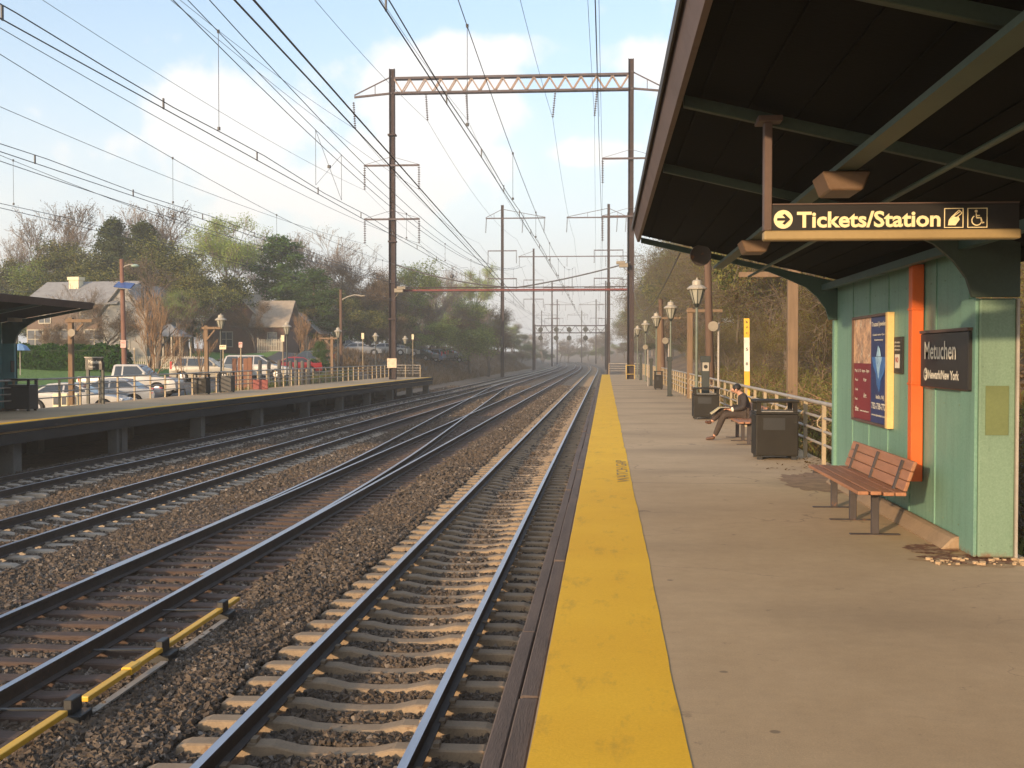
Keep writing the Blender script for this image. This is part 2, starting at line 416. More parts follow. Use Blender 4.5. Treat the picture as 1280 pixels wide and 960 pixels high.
m_steelrail = M('rail_side', (.055, .042, .036), .65, .35, 6, 50, spot=((.13, .07, .04), .6, 20))
m_railtop = M('rail_top', (.40, .41, .46), .32, .15, 3, 60, metal=.85, stretch=(3, .3, 3))
m_tie_c = M('concrete_tie', (.27, .20, .13), .85, .3, 2.5, 45, bmp=.5, dist=.006, spot=((.15, .09, .05), .6, 5))
m_tie_g = M('pale_concrete_tie', (.32, .27, .215), .85, .25, 2.5, 45, bmp=.5, dist=.006)
m_tie_w = M('wood_tie', (.085, .055, .042), .85, .35, 2.5, 45, bmp=.6, dist=.008, stretch=(1, 5, 5), spot=((.15, .10, .075), .6, 4))
m_rodyel = M('yellow_rod', (.74, .42, .03), .5, .12, 4, 40, spot=((.25, .14, .04), .66, 12))
m_rust = M('rusty_steel', (.045, .029, .029), .8, .35, 1.5, 30, spot=((.10, .05, .04), .60, 3))
m_polegrey = M('pole_steel', (.09, .07, .075), .7, .25, 1, 30, spot=((.14, .07, .05), .58, 2))
m_redsteel = M('red_steel', (.17, .03, .03), .65, .25, 1.5, 30)
m_palesteel = M('pale_steel', (.30, .22, .18), .6, .2, 1.5, 30)
m_wire = M('wire_dark', (.10, .10, .105), .6, .1, 3, 40)
m_insul = M('insulator_glaze', (.12, .10, .10), .3, .15, 8, 40)
m_lampcap = M('lamp_cap', (.38, .34, .27), .5, .12, 6, 40)
m_lampglass = M('lamp_glass', (.34, .33, .27), .25, .1, 6, 40)
m_lamppost = M('lamp_iron', (.028, .034, .03), .45, .2, 6, 40)
m_postgrey = M('post_greygreen', (.15, .17, .13), .6, .2, 4, 40)
m_timber = M('timber_post', (.20, .13, .075), .8, .25, 1.5, 25, stretch=(8, 8, .5), bmp=.5)
m_pole = M('utility_pole_wood', (.12, .07, .045), .8, .25, 1.5, 25, stretch=(8, 8, .5), bmp=.5)
m_horn = M('horn_beige', (.27, .23, .17), .6, .12, 6, 40)
m_fixture = M('fixture_brown', (.15, .09, .05), .5, .15, 6, 40)
m_bark = M('bark', (.13, .10, .075), .9, .3, 3, 30)
m_bark_g = M('bark_grey', (.24, .20, .165), .9, .25, 3, 30)
m_bark_t = M('bark_tan', (.25, .155, .085), .9, .25, 3, 30)
m_asph = M('asphalt', (.085, .08, .075), .9, .25, .6, 40, bmp=.4)
m_tyre = M('tyre', (.02, .02, .02), .8, .2, 4, 40)
m_rim = M('rim', (.42, .42, .43), .35, .1, 6, 40, metal=.6)
m_glass = M_glass('car_glass')
m_win = M_glass('window_glass', (.06, .065, .075), .12)
m_redlens = M('red_lens', (.45, .02, .02), .3, .1, 6, 40)
m_clearlens = M('clear_lens', (.7, .7, .7), .2, .1, 6, 40)
m_ground = None
def M_ground():
    m, nt, out = newmat('earth')
    b = nd(nt, 'ShaderNodeBsdfPrincipled'); nt.links.new(b.outputs[0], out.inputs[0]); b.inputs['Roughness'].default_value = .95
    v = coords(nt); big = noise(nt, v, .12, 6, .6); fine = noise(nt, v, 7, 6, .7); mid = noise(nt, v, 1.1, 6, .7)
    c = ramp_n(nt, mid, [(.3, (.14, .09, .06)), (.5, (.22, .15, .10)), (.7, (.28, .20, .14))])
    c = mix_c(nt, ramp_n(nt, big, [(.46, (0, 0, 0)), (.66, (.45, .45, .45))]), c, (.10, .10, .045))
    c = mix_c(nt, .5, c, ramp_n(nt, fine, [(.3, (.06, .04, .025)), (.7, (.30, .21, .13))]))
    nt.links.new(c, b.inputs['Base Color']); nt.links.new(bump(nt, fine, .8, .05), b.inputs['Normal'])
    return m
m_ground = M_ground()
m_grass = M('lawn_grass', (.11, .21, .035), .95, .35, 1.5, 30, bmp=.8, dist=.03)
m_lf_hedge = M_leaf('hedge_leaf', [(.02, .06, .01), (.05, .12, .02)], 1.5, .2)
m_lf_dark = M_leaf('needle_dark', [(.035, .05, .02), (.08, .10, .04)], .5, .15)
m_lf_pine = M_leaf('needle_green', [(.035, .075, .02), (.09, .15, .045)], .5, .2)
m_lf_spring = M_leaf('leaf_spring', [(.20, .26, .06), (.36, .42, .13)], .6, .45)
m_lf_green = M_leaf('leaf_green', [(.10, .155, .03), (.20, .26, .07)], .5, .4)
m_lf_olive = M_leaf('leaf_olive', [(.17, .15, .045), (.26, .225, .07), (.23, .28, .08)], .5, .4)
m_lf_brown = M_leaf('leaf_brown', [(.12, .075, .03), (.22, .14, .06)], .6, .35)
m_lf_bud = M_leaf('leaf_bud', [(.20, .14, .09), (.28, .20, .13)], .6, .35)

# text as mesh, fitted to a width and height
def text_mesh(name, s, w, h, mat, bold=.018, depth=.004):
    cu = bpy.data.curves.new(name, 'FONT'); cu.body = s; cu.size = 1; cu.offset = bold; cu.extrude = .0; cu.resolution_u = 3
    o = bpy.data.objects.new(name, cu); col.objects.link(o)
    dg = bpy.context.evaluated_depsgraph_get(); me = bpy.data.meshes.new_from_object(o.evaluated_get(dg))
    bpy.data.objects.remove(o); bpy.data.curves.remove(cu)
    n = len(me.vertices); co = np.empty(n * 3, np.float32); me.vertices.foreach_get('co', co); co = co.reshape(-1, 3)
    lo, hi = co.min(0), co.max(0)
    co[:, 0] = (co[:, 0] - lo[0]) / (hi[0] - lo[0]) * w; co[:, 1] = (co[:, 1] - lo[1]) / (hi[1] - lo[1]) * h
    me.vertices.foreach_set('co', co.ravel()); me.materials.clear(); me.materials.append(mat); me.name = name
    return me
def text(name, s, origin, w, h, mat, parent, facing='-y', bold=.018):
    """origin: lower left corner as read; facing: the way the letters look"""
    me = text_mesh(name, s, w, h, mat, bold)
    o = link(name, me, parent, origin)
    o.rotation_euler = {'-y': (R(90), 0, 0), '-x': (R(90), 0, R(-90)), '+x': (R(90), 0, R(90)), '+z': (0, 0, 0)}[facing]
    return o
ORD = ['nearest', 'second', 'third', 'fourth', 'fifth', 'sixth', 'seventh', 'eighth', 'ninth', 'tenth', 'eleventh', 'twelfth', 'thirteenth', 'fourteenth',
       'fifteenth', 'sixteenth', 'seventeenth', 'eighteenth', 'nineteenth', 'twentieth']
# ================================================================== THE SETTING
RAILZ = -1.25
def sstep(a_, b_, x):
    t = np.clip((x - a_) / (b_ - a_), 0, 1); return t * t * (3 - 2 * t)
def curve_dx(y): return -np.maximum(0, y - 210.0) ** 2 / 9000.0          # the line bends away to the left far off
def H(x, y):
    x = np.asarray(x, float); y = np.asarray(y, float); xc = x - curve_dx(y)
    base = np.full(np.broadcast(x, y).shape, -1.52)
    lot = -.6 + .026 * (y - 58) + .75 * sstep(-28.5, -35, x) * sstep(100, 80, y) + .3 * sstep(-36, -44, x)
    lot = np.minimum(lot, 2.6)
    left = base + (lot - base) * sstep(-19.0, -20.5, x)
    # cutting slope beyond the end of the far platform
    top = np.maximum(lot, 1.9)
    bank = base + (top - base) * sstep(-17.2, -26.5, xc)
    k = sstep(94, 112, y)
    L = left * (1 - k) + bank * k
    right = base + 1.0 * sstep(2.6, 3.5, xc) + 2.6 * sstep(4.5, 14, xc) + 5.5 * sstep(13, 40, xc)
    g = np.where(xc < -10, L, right)
    wob = .12 * np.sin(x * .9 + y * .33) + .10 * np.sin(x * .31 - y * .7) + .06 * np.sin(x * 2.1 + y * 1.7)
    rough = np.where(xc < -10, k * sstep(-18, -20, xc), sstep(3.5, 5, xc))
    return g + wob * rough
def grid_sheet(name, xs, ys, mat, zf, lift=0):
    X, Y = np.meshgrid(xs, ys); Z = zf(X, Y) + lift
    nx, ny = len(xs), len(ys)
    v = np.stack([X.ravel(), Y.ravel(), Z.ravel()], 1)
    i = (np.arange(ny - 1)[:, None] * nx + np.arange(nx - 1)[None]).ravel()
    return mesh_np(name, v, [np.stack([i, i + 1, i + nx + 1, i + nx], 1)], [mat], smooth=True)
xs = np.concatenate([np.linspace(-900, -70, 12), np.linspace(-66, -22, 45), np.linspace(-21.5, -14, 22), np.linspace(-13, 2, 6), np.linspace(2.6, 14, 40), np.linspace(15, 50, 30), np.linspace(60, 900, 12)])
ys = np.concatenate([np.linspace(-60, 40, 60), np.linspace(41, 130, 90), np.linspace(132, 560, 100), np.linspace(600, 1400, 8)])
tag(link('ground', grid_sheet('ground', xs, ys, m_ground, H)), kind='structure')
# ballast bed
def bed(x, y):
    g = np.min([np.abs(x - c) for c in TR], axis=0)
    return np.where(g < 1.31, -1.54, -1.475) + .012 * np.sin(x * 1.3) * np.sin(y * .4)
TR = [-2.225, -6.17, -10.2, -14.1]
bx = np.array(sorted([-16.2, -15.75, .2, -.5] + [c + d for c in TR for d in (-1.42, -1.25, 0, 1.25, 1.42)])); by = np.concatenate([np.linspace(-8, 210, 110), np.linspace(215, 560, 60)])
BX, BY = np.meshgrid(bx, by); BZ = bed(BX, BY); BZ[:, 0] = -1.6; BZ[:, -1] = -1.6
BX2 = BX + curve_dx(BY); nx = len(bx)
i = (np.arange(len(by) - 1)[:, None] * nx + np.arange(nx - 1)[None]).ravel()
tag(link('ballast_bed', mesh_np('ballast_bed', np.stack([BX2.ravel(), BY.ravel(), BZ.ravel()], 1), [np.stack([i, i + 1, i + nx + 1, i + nx], 1)], [m_bed])), kind='structure')

# parking lot, road and lawn on the far side
tag(link('parking_lot', grid_sheet('parking_lot', np.linspace(-31, -21.2, 30), np.linspace(30, 190, 120), m_asph, H, .03)), kind='structure')
tag(link('lawn', grid_sheet('lawn', np.linspace(-75, -31.1, 70), np.linspace(50, 150, 80), m_grass, H, .035)), kind='structure')

# ------------------------------------------------------------------ tracks
TR = [-2.225, -6.17, -10.2, -14.1]
def shift4(y): return .0155 * np.clip(y - 25, 0, 75)
def track_x(k, y):
    return TR[k] + curve_dx(y) + (shift4(y) if k == 3 else 0)
RP = [(-.035, 0), (.035, 0), (.037, -.012), (.034, -.042), (.010, -.055), (.010, -.145), (.07, -.158), (.07, -.172), (-.07, -.172), (-.07, -.158), (-.010, -.145), (-.010, -.055), (-.034, -.042), (-.037, -.012)]
def rail_mesh(xf, ys_, name='rail', zoff=0):
    n = len(RP); v = []
    for y in ys_:
        x0 = xf(y)
        for (u, w) in RP: v.append((x0 + u, y, RAILZ + w + zoff))
    side, topf = [], []
    for j in range(len(ys_) - 1):
        for k in range(n):
            k2 = (k + 1) % n; f = (j * n + k, (j + 1) * n + k, (j + 1) * n + k2, j * n + k2)
            (topf if k in (0,) else side).append(f)
    caps = [list(range(n))[::-1], [(len(ys_) - 1) * n + q for q in range(n)]]
    me = mesh_np(name, v, [np.array(side), np.array(topf), np.array(caps)], [m_steelrail, m_railtop], [0, 1, 0])
    return me
YR = list(np.linspace(-6, 60, 34)) + list(np.linspace(64, 210, 40)) + list(np.linspace(215, 520, 60))
def tie_mesh(mat, L=2.6, w=.25, h=.2, kind='concrete', seed=0):
    r = np.random.default_rng(seed); xs_ = np.array([-1.3, -1.22, -1.0, -.5, -.3, 0, .3, .5, 1.0, 1.22, 1.3]) * L / 2.6
    if kind == 'concrete': zt = np.array([-.03, -.002, 0, 0, -.045, -.06, -.045, 0, 0, -.002, -.03])
    else: zt = r.normal(0, .004, 11)
    v = []
    for x, z in zip(xs_, zt):
        wt = w * .40 if kind == 'concrete' else w * .48
        e_ = r.normal(0, .004 if kind != 'concrete' else .001, 4)
        v += [(x, -w / 2, -h), (x, -wt + e_[0], z - .012), (x, -wt + .02, z + e_[1]), (x, wt - .02, z + e_[2]), (x, wt + e_[3], z - .012), (x, w / 2, -h)]
    f = []
    for j in range(10):
        for k in range(5): f.append((j * 6 + k, (j + 1) * 6 + k, (j + 1) * 6 + k + 1, j * 6 + k + 1))
    caps = [(0, 1, 2, 3, 4, 5), tuple(60 + q for q in (5, 4, 3, 2, 1, 0))]
    mb = MB(); mb.add(v, f); mb.add([v[q] for q in caps[0]], [(0, 1, 2, 3, 4, 5)]); mb.add([v[q] for q in caps[1]], [(0, 1, 2, 3, 4, 5)])
    if kind == 'concrete':                            # rail pads and spring clips
        for sx in (-.7525, .7525):
            mb.box(sx - .11, sx + .11, -.09, .09, 0, .006)
            for s in (-1, 1): mb.bar((sx + s * .085, -.05, .02), (sx + s * .085, .05, .02), .05, .03)
    return mb.mesh('tie', mat)
tie_c = [tie_mesh(m_tie_c, seed=s) for s in range(2)]
tie_g = [tie_mesh(m_tie_g, seed=s) for s in range(2)]
tie_w = [tie_mesh(m_tie_w, 2.6, .23, .18, 'wood', s) for s in range(4)]
TIEZ = RAILZ - .174
def merged_copies(me, locs):
    n = len(me.vertices); co = np.empty(n * 3, np.float32); me.vertices.foreach_get('co', co); co = co.reshape(-1, 3)
    fs = [list(p.vertices) for p in me.polygons]; byk = {}
    for f in fs: byk.setdefault(len(f), []).append(f)
    locs = np.asarray(locs, np.float32)
    V = (locs[:, None, :] + co[None]).reshape(-1, 3)
    F_ = [(np.array(a_)[None] + (np.arange(len(locs)) * n)[:, None, None]).reshape(-1, k) for k, a_ in byk.items()]
    return mesh_np('ties', V, F_, list(me.materials))
TLAB = ['rusty railway track on tan concrete ties, right beside the near platform',
        'dark railway track on brown wooden ties, with the yellow rods beside it',
        'railway track on pale concrete ties, third from the near platform',
        'railway track hugging the far platform edge, fourth from the near platform']
TIES = {}
for k in range(4):
    root = empty('railway_track', (0, 0, 0), 0, TLAB[k], 'railway track', 'four parallel railway tracks')
    for s in (-.7525, .7525): link('rail', rail_mesh(lambda y, k=k, s=s: track_x(k, y) + s, YR), root)
    r = random.Random(k); y = (3.2, 8.2, 14.0, 24.0)[k]; j = 0; far = []
    step = .61 if k != 1 else .56
    ties_y = TIES[k] = []
    while y < 330:
        ties_y.append(y)
        kind = 'c' if k == 0 else ('w' if k == 1 or (k == 2 and y > 48) else 'g')
        if j < 100:
            pool = {'c': tie_c, 'g': tie_g, 'w': tie_w}[kind]
            o = link('tie', r.choice(pool), root, (float(track_x(k, y)) + r.uniform(-.03, .03), y, TIEZ + r.uniform(-.008, .004)))
            o.rotation_euler = (0, 0, r.uniform(-.012, .012) + (math.pi if r.random() < .5 else 0))
            if k == 1 and 11 < y < 60: o.scale = (1.0 + .012 * (y - 11), 1, 1); o.location.x -= .012 * (y - 11) * .8
        else: far.append((float(track_x(k, y)), y, TIEZ - .004))
        y += step + r.uniform(-.02, .02); j += 1
    if far:
        src = {0: tie_c[0], 1: tie_w[0], 2: tie_w[1], 3: tie_g[0]}[k]
        tag(link('ties', merged_copies(src, far), root), kind='stuff')
# crossover from the second to the third track
def cross_off(y):
    y = y - 13.0
    if y <= 0: return 0
    R_ = 580.; a_ = 27.; s = a_ / R_
    if y < a_: return y * y / 2 / R_
    o1 = a_ * a_ / 2 / R_
    Lm = (4.03 - 2 * o1) / s
    if y < a_ + Lm: return o1 + s * (y - a_)
    t = y - a_ - Lm
    if t < a_: return o1 + s * Lm + s * t - t * t / 2 / R_
    return 4.03
cr = empty('crossover_track', (0, 0, 0), 0, 'pair of crossover rails slanting from the second track to the third', 'crossover')
cy = list(np.linspace(15.5, 128, 70))
for s in (-.7525, .7525):
    link('rail', rail_mesh(lambda y, s=s: TR[1] - cross_off(y) + s - .075 * (1 if y < 20 else 0) * (20 - y) / 4.5, cy, zoff=-.004), cr)
mb = MB()
for y in np.arange(62, 96, 1.1):
    mb.box(TR[1] - cross_off(y) - 1.35, TR[1] - cross_off(y) + 1.35, y - .12, y + .12, TIEZ - .15, TIEZ - .006)
tag(mb.build('tie', m_tie_w, cr), kind='stuff')
mb = MB()
for y in np.arange(20, 34, .57):                    # long switch timbers showing on the ballast shoulder
    mb.box(TR[1] + 1.32, TR[1] + 1.32 + random.uniform(.15, .8), y - .11, y + .11, TIEZ - .15, TIEZ - .02)
tag(mb.build('switch_timber', m_tie_w, cr), kind='stuff')

# switch rods: yellow pipes with black crank boxes
rod = empty('switch_rod', (-4.6, 8.5, -1.4), 0, 'yellow switch rod in sections held by black crank boxes beside the second track', 'switch rod')
for (y0, y1) in ((6.5, 9.55), (9.95, 11.7), (11.85, 13.6), (13.8, 14.25)):
    mb = MB(); mb.box(-.04, .04, y0 - 8.5, y1 - 8.5, .075, .125); mb.build('pipe', m_rodyel, rod, bevel=.012, seg=2)
mb = MB(); mb.box(-.055, .055, 2.35, 2.6, .06, .14); mb.build('coupling', m_rodyel, rod, bevel=.015)
for y in (9.72, 11.78, 13.7):
    mb = MB(); mb.box(-.10, .12, y - 8.5 - .13, y - 8.5 + .13, -.04, .06); mb.box(-.04, .04, y - 8.5 - .1, y - 8.5 + .1, .06, .19)
    mb.bar((-.75, y - 8.5, .06), (-.05, y - 8.5, .08), .05, .02); mb.build('crank_box', m_bin_dk, rod, bevel=.008)
for (y0, y1) in ((9.9, 11.6), (12.1, 13.5)):
    mb = MB(); mb.bar((.09, y0 - 8.5, .0), (.09, y1 - 8.5, .0), .07, .02); mb.build('ground_plate', m_rail_pipe, rod)
mb = MB()
for j, y in enumerate(np.arange(6.9, 15.5, .56)):
    mb.box(TR[1] + 1.25, TR[1] + 1.75 + .12 * math.sin(j * 2.1), y - .115, y + .115, TIEZ - .16, TIEZ - .015 + .01 * math.sin(j * 5))
tag(mb.build('tie_end', m_tie_w, rod, loc=(4.6, -8.5, 1.4)), kind='stuff')

# ballast stones
def stones(n, xr, yr, smin, smax, zf):
    base = np.array([(-1, -1, -1), (1, -1, -1), (1, 1, -1), (-1, 1, -1), (-1, -1, 1), (1, -1, 1), (1, 1, 1), (-1, 1, 1)], float)
    fc = np.array([(0, 3, 2, 1), (4, 5, 6, 7), (0, 1, 5, 4), (1, 2, 6, 5), (2, 3, 7, 6), (3, 0, 4, 7)])
    y = yr[0] + (yr[1] - yr[0]) * rng.random(n) ** 1.0
    x = xr[0] + (xr[1] - xr[0]) * rng.random(n)
    keep = (x > -.53 * y - 1.2)
    lx = np.full(n, True)
    for k in range(4):
        for s in (-.7525, .7525): lx &= np.abs(x - (TR[k] + s)) > .095
        inside = np.abs(x - TR[k]) < 1.36
        step = .61
        ty = np.array(TIES[k]); j_ = np.clip(np.searchsorted(ty, y), 1, len(ty) - 1)
        dy_ = np.minimum(np.abs(y - ty[j_]), np.abs(y - ty[j_ - 1])); lx &= ~(inside & (dy_ < .135) & (rng.random(n) < .97))
    keep &= lx
    x, y = x[keep], y[keep]; n = len(x)
    s = (smin + (smax - smin) * rng.random(n) ** 1.8) / 2
    P = base[None] * (1 + rng.normal(0, .28, (n, 8, 3))) * s[:, None, None] * np.stack([np.ones(n), .75 + .5 * rng.random(n), .55 + .4 * rng.random(n)], 1)[:, None, :]
    # random rotations from quaternions
    q = rng.normal(size=(n, 4)); q /= np.linalg.norm(q, axis=1, keepdims=True); w, a_, b_, c_ = q.T
    Rm = np.stack([1 - 2 * (b_ * b_ + c_ * c_), 2 * (a_ * b_ - w * c_), 2 * (a_ * c_ + w * b_), 2 * (a_ * b_ + w * c_), 1 - 2 * (a_ * a_ + c_ * c_), 2 * (b_ * c_ - w * a_),
                   2 * (a_ * c_ - w * b_), 2 * (b_ * c_ + w * a_), 1 - 2 * (a_ * a_ + b_ * b_)], 1).reshape(n, 3, 3)
    P = np.einsum('nij,nkj->nki', Rm, P)
    z = zf(x, y) + rng.random(n) * s * .7
    P += np.stack([x, y, z], 1)[:, None, :]
    Fc = (fc[None] + (np.arange(n) * 8)[:, None, None]).reshape(-1, 4)
    tone = np.repeat(np.clip(rng.normal(.42, .23, n), 0, 1), 8)
    return P.reshape(-1, 3), Fc, tone
def zst(x, y):
    z = np.full(x.shape, -1.465)
    for k in range(4):
        d = np.abs(x - TR[k]); z = np.where(d < 1.3, -1.515 if k == 0 else -1.49, z)
    z = np.where((x > -4.7) & (x < -3.7), z + .02, z)
    return z + .015 * np.sin(x * 3 + y * 2.2)
sets = [(85000, (-8.5, -.55), (7.5, 15), .022, .056), (85000, (-12.5, -.55), (15, 26), .028, .062), (70000, (-16, -.55), (26, 48), .04, .08), (24000, (-16, -.55), (48, 75), .06, .10), (16000, (-16, -.55), (75, 120), .08, .13)]
VV, FF, TT, b0 = [], [], [], 0
for s_ in sets:
    v, f, t = stones(*s_, zst); VV.append(v); FF.append(f + b0); TT.append(t); b0 += len(v)
tag(link('ballast_stones', mesh_np('ballast_stones', np.concatenate(VV), [np.concatenate(FF)], [m_stone], tone=np.concatenate(TT))),
    'grey-brown crushed stone ballast between the rails and ties', 'ballast', kind='stuff')

# ------------------------------------------------------------------ near platform
pf = empty('station_platform', (0, 0, -1.5), 0, 'near concrete station platform with wide yellow edge strip', 'platform')
def pbuild(mb, name, mat, parent=pf, **k): return mb.build(name, mat, parent, (0, 0, 1.5), **k)
mb = MB(); mb.box(-.335, 3.62, -6, 106, -.24, 0); pbuild(mb, 'deck', m_conc)
# yellow strip with slightly uneven painted edges
ysx = np.arange(-6, 106.01, .25); r = np.random.default_rng(3)
le = -.330 + np.convolve(r.normal(0, .004, len(ysx)), [.3, .4, .3], 'same'); re = .365 + np.convolve(r.normal(0, .006, len(ysx)), [.3, .4, .3], 'same') + .006 * np.sin(ysx * .7)
v = np.concatenate([np.stack([le, ysx, np.full_like(ysx, .004)], 1), np.stack([re, ysx, np.full_like(ysx, .004)], 1)]); n = len(ysx); i = np.arange(n - 1)
link('warning_strip', mesh_np('warning_strip', v, [np.stack([i, i + n, i + n + 1, i + 1], 1)], [m_yel]), pf, (0, 0, 1.5))
for yk in range(-6, 106, 4):
    mb = MB(); o_ = random.uniform(-.008, .008); mb.box(-.438 + o_, -.341, yk + .01, yk + 3.99, -.15, -.012 + random.uniform(-.012, .004)); pbuild(mb, 'edge_board', m_edgewood, bevel=.008)
    mb = MB(); o_ = random.uniform(-.01, .01); mb.box(-.535 + o_, -.448 + o_ * .3, yk + 1.5, yk + 5.48, -.17, -.035 + random.uniform(-.01, .006)); pbuild(mb, 'fender_board', m_edgewood, bevel=.008)
for yk in range(0, 106, 7):
    mb = MB(); mb.box(-.15, .3, yk, yk + .5, -1.5, -.24); mb.box(3.0, 3.4, yk, yk + .5, -1.5, -.24); pbuild(mb, 'pier', m_concdark)
# worn dark stencil on the yellow strip, read from the track side
m_stencil = M('stencil_grey', (.30, .20, .06), .7, .3, 6, 40)
p0, p1 = at(785, 602, 16.2), at(775, 574, 19.5)
st = link('lettering', text_mesh('stencil', 'WATCH GAP', 3.3, .17, m_stencil, .0), pf, (.335, 16.1, 1.5 + .008)); st.rotation_euler = (0, 0, R(90))
# cross fence at the platform's end
def pipe_fence(name, label, pts, group, zs=(.34, .55, .76, .99), zf=lambda x, y: 0, step=1.7, hook=False):
    root = empty(name, (pts[0][0], pts[0][1], zf(*pts[0])), 0, label, 'railing', group)
    L0 = Vector((pts[0][0], pts[0][1], zf(*pts[0])))
    for z_ in zs:
        mb = MB(); mb.tube([Vector((x, y, zf(x, y) + z_)) - L0 for x, y in pts], .032 if z_ == zs[-1] else .022, 8); mb.build('rail', m_rail_pipe, root, smooth=True)
    k = 0
    for (a_, b_) in zip(pts[:-1], pts[1:]):
        d = math.hypot(b_[0] - a_[0], b_[1] - a_[1]); n_ = max(1, round(d / step))
        for q in range(n_ + (1 if (a_, b_) == (pts[-2], pts[-1]) else 0)):
            t = q / n_; x = a_[0] + (b_[0] - a_[0]) * t; y = a_[1] + (b_[1] - a_[1]) * t
            mb = MB(); p = Vector((x, y, zf(x, y))) - L0
            mb.box(p.x - .03, p.x + .03, p.y - .03, p.y + .03, p.z, p.z + zs[-1] - .02)
            if hook: mb.tube([p + Vector((-.03, .05, .80)), p + Vector((-.09, .05, .72)), p + Vector((-.09, .05, .64)), p + Vector((-.03, .05, .60))], .012, 6)
            mb.build('post', m_rail_post, root)
            k += 1
            if k > 90: break
    return root
pipe_fence('pipe_railing', 'cream and grey pipe railing along the back of the near platform', [(3.42, 16.95), (3.42, 105.5)], 'platform railings', hook=True)
pipe_fence('pipe_railing', 'short pipe railing closing the far end of the near platform', [(0.3, 105.7), (3.35, 105.7)], 'platform railings')

# ------------------------------------------------------------------ far platform
FZ = -.06
def fx(y): return -15.93 + .025 * np.clip(np.float64(y) - 28, 0, 75)
fp = empty('station_platform', (-17, 38, -1.5), 0, 'far station platform raised on concrete piers with narrow yellow edge', 'platform')
def fpb(mb, name, mat, **k): return mb.build(name, mat, fp, (17, -38, 1.5), **k)
for (y0, y1) in ((20, 45), (45, 70), (70, 95)):
    mb = MB(); a_, b_ = float(fx(y0)), float(fx(y1))
    mb.prism([(a_ + .06, y0), (a_ - 3.6, y0), (b_ - 3.6, y1), (b_ + .06, y1)][::-1], FZ - .26, FZ, 'xy'); fpb(mb, 'deck', m_conc)
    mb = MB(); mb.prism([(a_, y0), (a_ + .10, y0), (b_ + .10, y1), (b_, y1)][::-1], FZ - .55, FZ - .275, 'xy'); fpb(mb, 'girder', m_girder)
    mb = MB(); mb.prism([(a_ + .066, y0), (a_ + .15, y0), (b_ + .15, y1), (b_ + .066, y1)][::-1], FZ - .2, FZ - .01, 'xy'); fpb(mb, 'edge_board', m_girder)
    mb = MB(); mb.prism([(a_ + .05, y0), (a_ - .28, y0), (b_ - .28, y1), (b_ + .05, y1)][::-1], FZ + .002, FZ + .008, 'xy'); fpb(mb, 'warning_strip', m_yel)
for y in (23.5, 30.5, 37.2, 44.2, 51.4, 59.0, 66.1, 73, 80, 87, 94):
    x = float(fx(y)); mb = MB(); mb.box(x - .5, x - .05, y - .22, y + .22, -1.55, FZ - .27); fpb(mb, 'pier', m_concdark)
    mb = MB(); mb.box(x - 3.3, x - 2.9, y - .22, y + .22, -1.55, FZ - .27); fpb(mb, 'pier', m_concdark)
    if y == 37.2: mb = MB(); mb.box(x - .3, x, y - .75, y - .55, -1.55, FZ - .27); fpb(mb, 'pier', m_concdark)
FB = lambda y: float(fx(y)) - 3.45
pipe_fence('pipe_railing', 'long pipe railing along the back of the far platform', [(FB(y), y) for y in (20, 38, 55, 72, 94.6)], 'platform railings', zf=lambda x, y: FZ, step=1.55)
pipe_fence('pipe_railing', 'short pipe railing closing the end of the far platform', [(FB(94.9) + .1, 94.9), (float(fx(94.9)) - .9, 94.9)], 'platform railings', zf=lambda x, y: FZ, step=1.2)

# dark wall added to block the low sun under the far platform
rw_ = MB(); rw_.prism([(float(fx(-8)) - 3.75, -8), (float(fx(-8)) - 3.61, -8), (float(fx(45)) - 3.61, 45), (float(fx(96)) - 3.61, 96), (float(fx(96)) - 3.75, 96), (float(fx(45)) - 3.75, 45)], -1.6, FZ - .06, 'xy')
tag(rw_.build('sun_block_wall', M('dark_block_wall', (.045, .04, .035), .9, .3, 1, 20), None), 'dark wall added to keep sun out under the back of the far platform', 'wall')
# ------------------------------------------------------------------ canopy shelters
def shelter(root, y0, y1):
    """local frame: platform edge at x=-.5, roof edge over x=.44"""
    top = lambda x: 3.50 - .235 * (x - .44)
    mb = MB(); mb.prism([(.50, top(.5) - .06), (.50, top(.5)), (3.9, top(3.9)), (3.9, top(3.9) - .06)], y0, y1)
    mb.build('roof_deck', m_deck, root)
    mb = MB(); mb.prism([(.38, top(.4) + .045), (.38, top(.4) + .01), (3.95, top(3.95) + .01), (3.95, top(3.95) + .05)], y0, y1 + .03)
    mb.build('roofing', m_roofing, root)
    mb = MB(); mb.prism([(.375, 3.54), (.385, 3.50), (.44, 3.335), (.475, 3.335), (.47, 3.49)], y0, y1); mb.build('fascia', m_fascia, root)
    mb = MB(); mb.prism([(.355, 3.555), (.360, 3.49), (.373, 3.49), (.374, 3.555)], y0, y1 + .02); mb.build('gutter_trim', m_roofing, root)
    # ceiling boards
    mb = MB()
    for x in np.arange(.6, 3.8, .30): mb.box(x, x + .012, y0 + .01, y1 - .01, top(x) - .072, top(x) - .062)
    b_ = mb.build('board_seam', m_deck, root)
    mb = MB(); mb.box(1.49, 1.62, y0, y1 - .1, 2.95, 2.985); mb.build('purlin', m_beamgreen, root)
    mb = MB(); mb.tube([(1.96, y0, 2.83), (1.96, y1 - .2, 2.83)], .018, 8); mb.build('conduit', m_beamgreen, root, smooth=True)
    mb = MB(); mb.box(2.96, 3.04, y0, y1 - .1, 2.64, 2.72); mb.build('purlin', m_teal, root)

